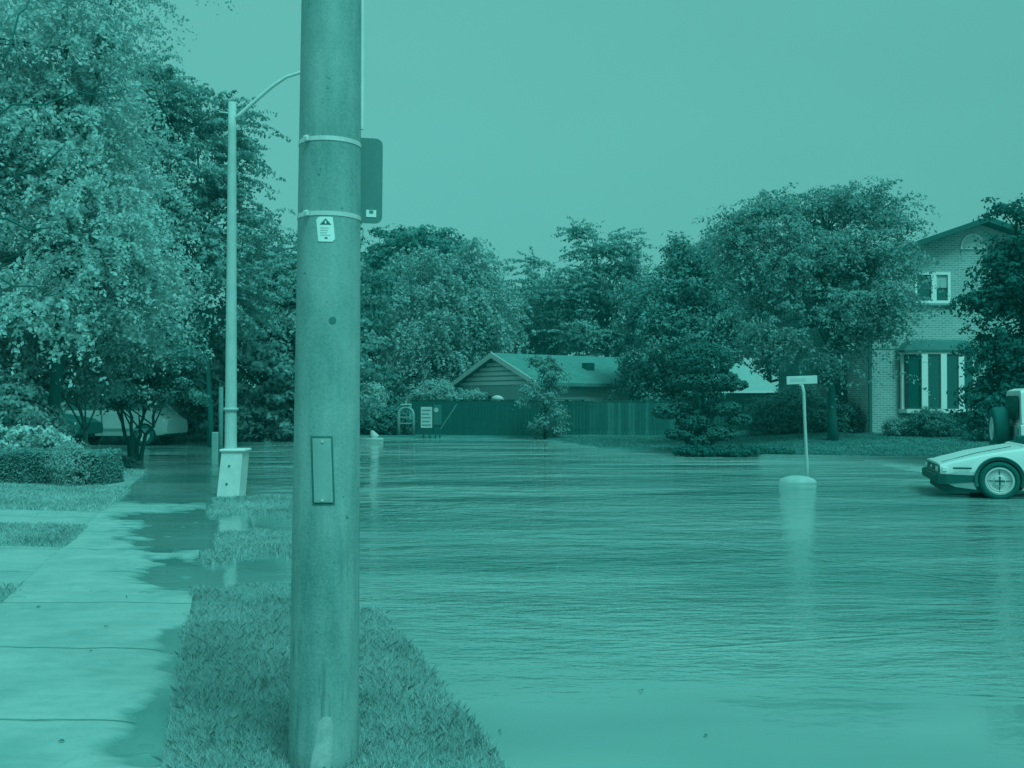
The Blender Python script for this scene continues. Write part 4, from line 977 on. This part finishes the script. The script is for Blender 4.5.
    MB().box(-.68, -.62, 2.49, 2.539, .9, 1.0).build('handle', STEEL, dr)
brick_house()

def gable_house():
    D = 50; pk = P(498, 357, D); rz = R(38)
    O = thing('small_gabled_house', 'small house with clapboard gable and shingle roof behind the fence', 'house', (pk.x, D, 0), rz)
    hw = 3.5; zp = pk.z; ze = P(0, 386, D).z; Lh = 12; sl = (zp - ze) / hw
    # local x runs along the ridge away from the camera, the gable faces local -x
    MB().prismx([(-hw + .35, -.2), (hw - .35, -.2), (hw - .35, ze + sl * .35), (0, zp), (-hw + .35, ze + sl * .35)], 0, Lh).build('wall', mat('clap_wall', .6, .8, .04), O)
    mb = MB(); k = ze + .05
    while k < zp - .15:
        w = (zp - k) / sl - .12; mb.box(-.045, -.003, -w, w, k, k + .16); k += .24
    mb.build('siding', mat('clap', .95, .7, .04), O)
    rf = MB()
    for sd in (-1, 1): rf.prismx([(0, zp + .04), (0, zp + .2), (sd * (hw + .1), ze - sl * .1 + .16), (sd * (hw + .1), ze - sl * .1)][::sd], -.4, Lh + .4)
    ro = rf.build('roof', m_roof('shingle3', .25), O)
    for sd in (-1, 1): MB().prismx([(0, zp - .05), (0, zp + .22), (sd * (hw + .12), ze - sl * .12 + .19), (sd * (hw + .12), ze - sl * .12 - .05)][::sd], -.46, -.405).build('bargeboard', mat('barge_pale', .74, .6), ro)
    MB().box(4.2, 4.7, -2.0, -1.6, zp - .7, zp - .25).build('roof_vent', BLACK, ro)
    MB().box(-.03, -.004, .5, 2.4, .6, 1.8).build('window', GLASS, O)
gable_house()
def white_house():
    D = 52; a = P(725, 0, D).x; b_ = P(778, 0, D).x; ze = P(0, 391, D).z; zt = P(0, 361, D).z
    O = thing('white_roofed_house', 'low house with pale roof half hidden between the pine and the big tree', 'house', (a, D, .1))
    W = b_ - a + 1.5
    MB().box(-1.5, W - 1.2, .3, 7, -.2, ze - .1).build('wall', mat('wh_wall', .3, .8), O)
    s_ = MB(); zt -= .1; ze -= .1
    s_.add([(-1.9, 0, ze), (W - 1.3, 0, ze), (W - 2.6, 3.2, zt), (-1.9, 3.2, zt), (-1.9, 7, ze), (W - 1.3, 7, ze), (-1.9, 0, ze - .12), (W - 1.3, 0, ze - .12), (W - 1.3, 7, ze - .12), (-1.9, 7, ze - .12)],
           [(0, 1, 2, 3), (3, 2, 5, 4), (1, 5, 2), (0, 3, 4), (6, 9, 8, 7), (0, 6, 7, 1), (1, 7, 8, 5), (5, 8, 9, 4), (4, 9, 6, 0)])
    ro = s_.build('roof', mat('pale_roof', .50, .7, .05, 2, stretch=(1, 1, 5)), O)
    MB().box(-1.95, W - 1.25, -.10, -.004, ze - .10, ze + .02).build('gutter', WHITE, ro)
white_house()

# ------------------------------------------------------------------ small things by the far shore
q = P(426.5, 437, 42)
n1 = thing('notice_board', 'pale board with dark lines on two dark legs in front of the fence', 'sign', (q.x, 42, 0))
MB().box(-.24, .24, -.02, .02, EYE - .028 * 42, P(0, 407, 42).z - 0, .01).build('board', mat('board_pale', .70, .7, .05), n1)
mb = MB(); zb_ = EYE - .028 * 42
for k in range(5): mb.box(-.19, .18 - .05 * (k % 2), -.026, -.0205, zb_ + .1 + k * .155, zb_ + .15 + k * .155)
mb.build('lines', mat('board_ink', .3, .7), n1)
for x in (-.13, .13): MB().box(x - .04, x + .04, .021, .07, -.15, zb_ + .6).build('leg', BLACK, n1)
q = P(437.5, 437, 42)
n2 = thing('dark_sign', 'dark sign with a round pale disc on two legs beside the pale board', 'sign', (q.x, 42, 0))
MB().box(-.17, .17, -.02, .02, EYE - .025 * 42, P(0, 405, 42).z, .01).build('board', mat('board_dark', .12, .7), n2)
MB().cyl((-.05, -.021, P(0, 410, 42).z), (0, -1, 0), .10, .10, .012, 20).build('disc', mat('disc', .62, .5), n2)
for x in (-.08, .10): MB().box(x - .035, x + .035, .021, .06, -.15, .9).build('leg', BLACK, n2)
o = MB().tube([P(440, 430, 43.4), P(457, 404, 43.4)], .03, 6).build('leaning_pole', mat('lean_pole', .32, .7)); tag(o, 'thin pole leaning against the dark fence beside the signs', 'pole')
q = P(497, 400, 44.2)
ds = thing('satellite_dish', 'small white dish showing just above the dark fence', 'dish', (q.x, 45.4, 0))
MB().lathe([(.32, 0), (.3, .06), (.2, .11), (.05, .13)], 24, c=(0, 0, q.z - .05), ax=(0, .7, .7)).build('dish_bowl', WHITE, ds, True)
MB().tube([(0, 0, -.2), (0, 0, q.z - .02)], .03, 8).build('mast', STEEL, ds)
q = P(373, 438, 41)
o = MB(); o.lathe([(.18, -.05), (.21, .06), (.15, .16), (.10, .27), (.04, .34)], 14); o = o.build('sandbag', mat('sack_white', .74, .8, .05), None, True); o.location = (q.x, 41.5, 0.02); o.rotation_euler = (0, R(-22), 0)
tag(o, 'white sack slumped on the far bank right beside the concrete pole', 'sack')
o = MB().box(-1.1, .5, -.15, .15, -.05, .07, .03).build('kerb_stone', mat('kerb_pale', .7, .8)); o.location = (q.x, 40.4, 0)
tag(o, 'long white kerb stone at the water line below the white sack', 'kerb stone')
q = P(406, 436, 44)
ga = thing('garden_arch', 'pale rounded garden arch with cross bars left of the dark fence', 'arch', (q.x, 44, 0))
pts = [(-.32, 0, -.1), (-.32, 0, .9)] + [(.0 + .32 * math.cos(R(180 - k * 18)) , 0, .95 + .32 * math.sin(R(180 - k * 18))) for k in range(1, 10)] + [(.32, 0, .9), (.34, 0, -.1)]
MB().tube(pts, .075, 8).build('hoop', mat('arch_pale', .46, .6, .06), ga, True)
for zz in (.55, .82): MB().box(-.27, .27, -.02, .02, zz, zz + .05).build('bar', MATS['arch_pale'], ga)
MB().box(-.25, .25, -.1, .1, 1.36, 1.43, .02).build('cap', mat('arch_cap', .62, .6), ga); MB().cyl((0, 0, 1.43), (0, 0, 1), .03, .01, .15, 8).build('finial', mat('arch_cap', .85), ga)

# ------------------------------------------------------------------ thin teal haze volume, added to lift the darkest tones
hz = MB().box(-90, 90, -12, 130, -1.22, 17).build('haze', None); hm = bpy.data.materials.new('dark_lift_haze'); hm.use_nodes = True
hn = NT(hm); hn.n.remove(hn.n['Principled BSDF']); pv = hn.new('ShaderNodeVolumePrincipled')
pv.inputs['Color'].default_value = (.06, .95, .92, 1); pv.inputs['Density'].default_value = .0013; pv.inputs['Anisotropy'].default_value = .2
hn.link(pv.outputs[0], hn.n['Material Output'].inputs['Volume']); hz.data.materials.append(hm); tag(hz, kind='stuff')
# ------------------------------------------------------------------ sky, sun, camera
w = bpy.data.worlds.new('World'); SC.world = w; w.use_nodes = True
nt = NT(w); bg = nt.n['Background']
SUN_EL, SUN_AZ = R(56), R(150)       # azimuth measured from +Y towards +X
sky = nt.new('ShaderNodeTexSky', sky_type='NISHITA'); sky.sun_disc = False; sky.sun_elevation = SUN_EL; sky.sun_rotation = SUN_AZ
bw = nt.new('ShaderNodeRGBToBW'); nt.link(sky.outputs[0], bw.inputs[0])
tc = nt.new('ShaderNodeTexCoord').outputs['Generated']
veil = nt.noise(nt.mapping(tc, (1, 1, 2.5)), 1.3, 4, .5)
ws = nt.new('ShaderNodeSeparateXYZ'); nt.link(tc, ws.inputs[0])
side = nt.math('ADD', nt.math('MULTIPLY', ws.outputs['X'], -.9), nt.math('MULTIPLY', ws.outputs['Z'], .8))   # brighter cloud towards upper left
v = nt.math('ADD', nt.math('MULTIPLY', bw.outputs[0], .035), nt.math('ADD', 4.15, nt.math('ADD', nt.math('MULTIPLY', nt.math('SUBTRACT', veil, .5), 1.1), nt.math('MULTIPLY', side, .75))))
cx = nt.new('ShaderNodeCombineXYZ')
for i, c in enumerate((.260, 1.0, .915)): nt.link(nt.math('MULTIPLY', v, c), cx.inputs[i])
nt.link(cx.outputs[0], bg.inputs[0]); bg.inputs['Strength'].default_value = .108
sl = bpy.data.lights.new('Sun', 'SUN'); sl.energy = 2.5; sl.angle = R(22); sl.color = (.30, 1.0, .92)
so = bpy.data.objects.new('Sun', sl); COL.objects.link(so)
dv = Vector((math.sin(SUN_AZ) * math.cos(SUN_EL), math.cos(SUN_AZ) * math.cos(SUN_EL), math.sin(SUN_EL)))
so.rotation_euler = dv.to_track_quat('Z', 'Y').to_euler(); so.location = dv * 60
cam = bpy.data.cameras.new('Camera'); cam.lens = 36 * F / 1024; cam.sensor_width = 36; cam.clip_end = 3000; cam.clip_start = .05
co = bpy.data.objects.new('Camera', cam); COL.objects.link(co); co.location = (0, 0, EYE); co.rotation_euler = (R(90) + math.atan((HOR - 384) / F), 0, 0)
SC.camera = co
SC.view_settings.view_transform = 'Standard'; SC.view_settings.look = 'None'; SC.view_settings.exposure = 0; SC.view_settings.gamma = 1
SC.render.engine = 'CYCLES'; SC.cycles.use_denoising = True; SC.cycles.denoiser = 'OPENIMAGEDENOISE'
SC.cycles.max_bounces = 6; SC.cycles.diffuse_bounces = 4; SC.cycles.glossy_bounces = 3; SC.cycles.transmission_bounces = 4
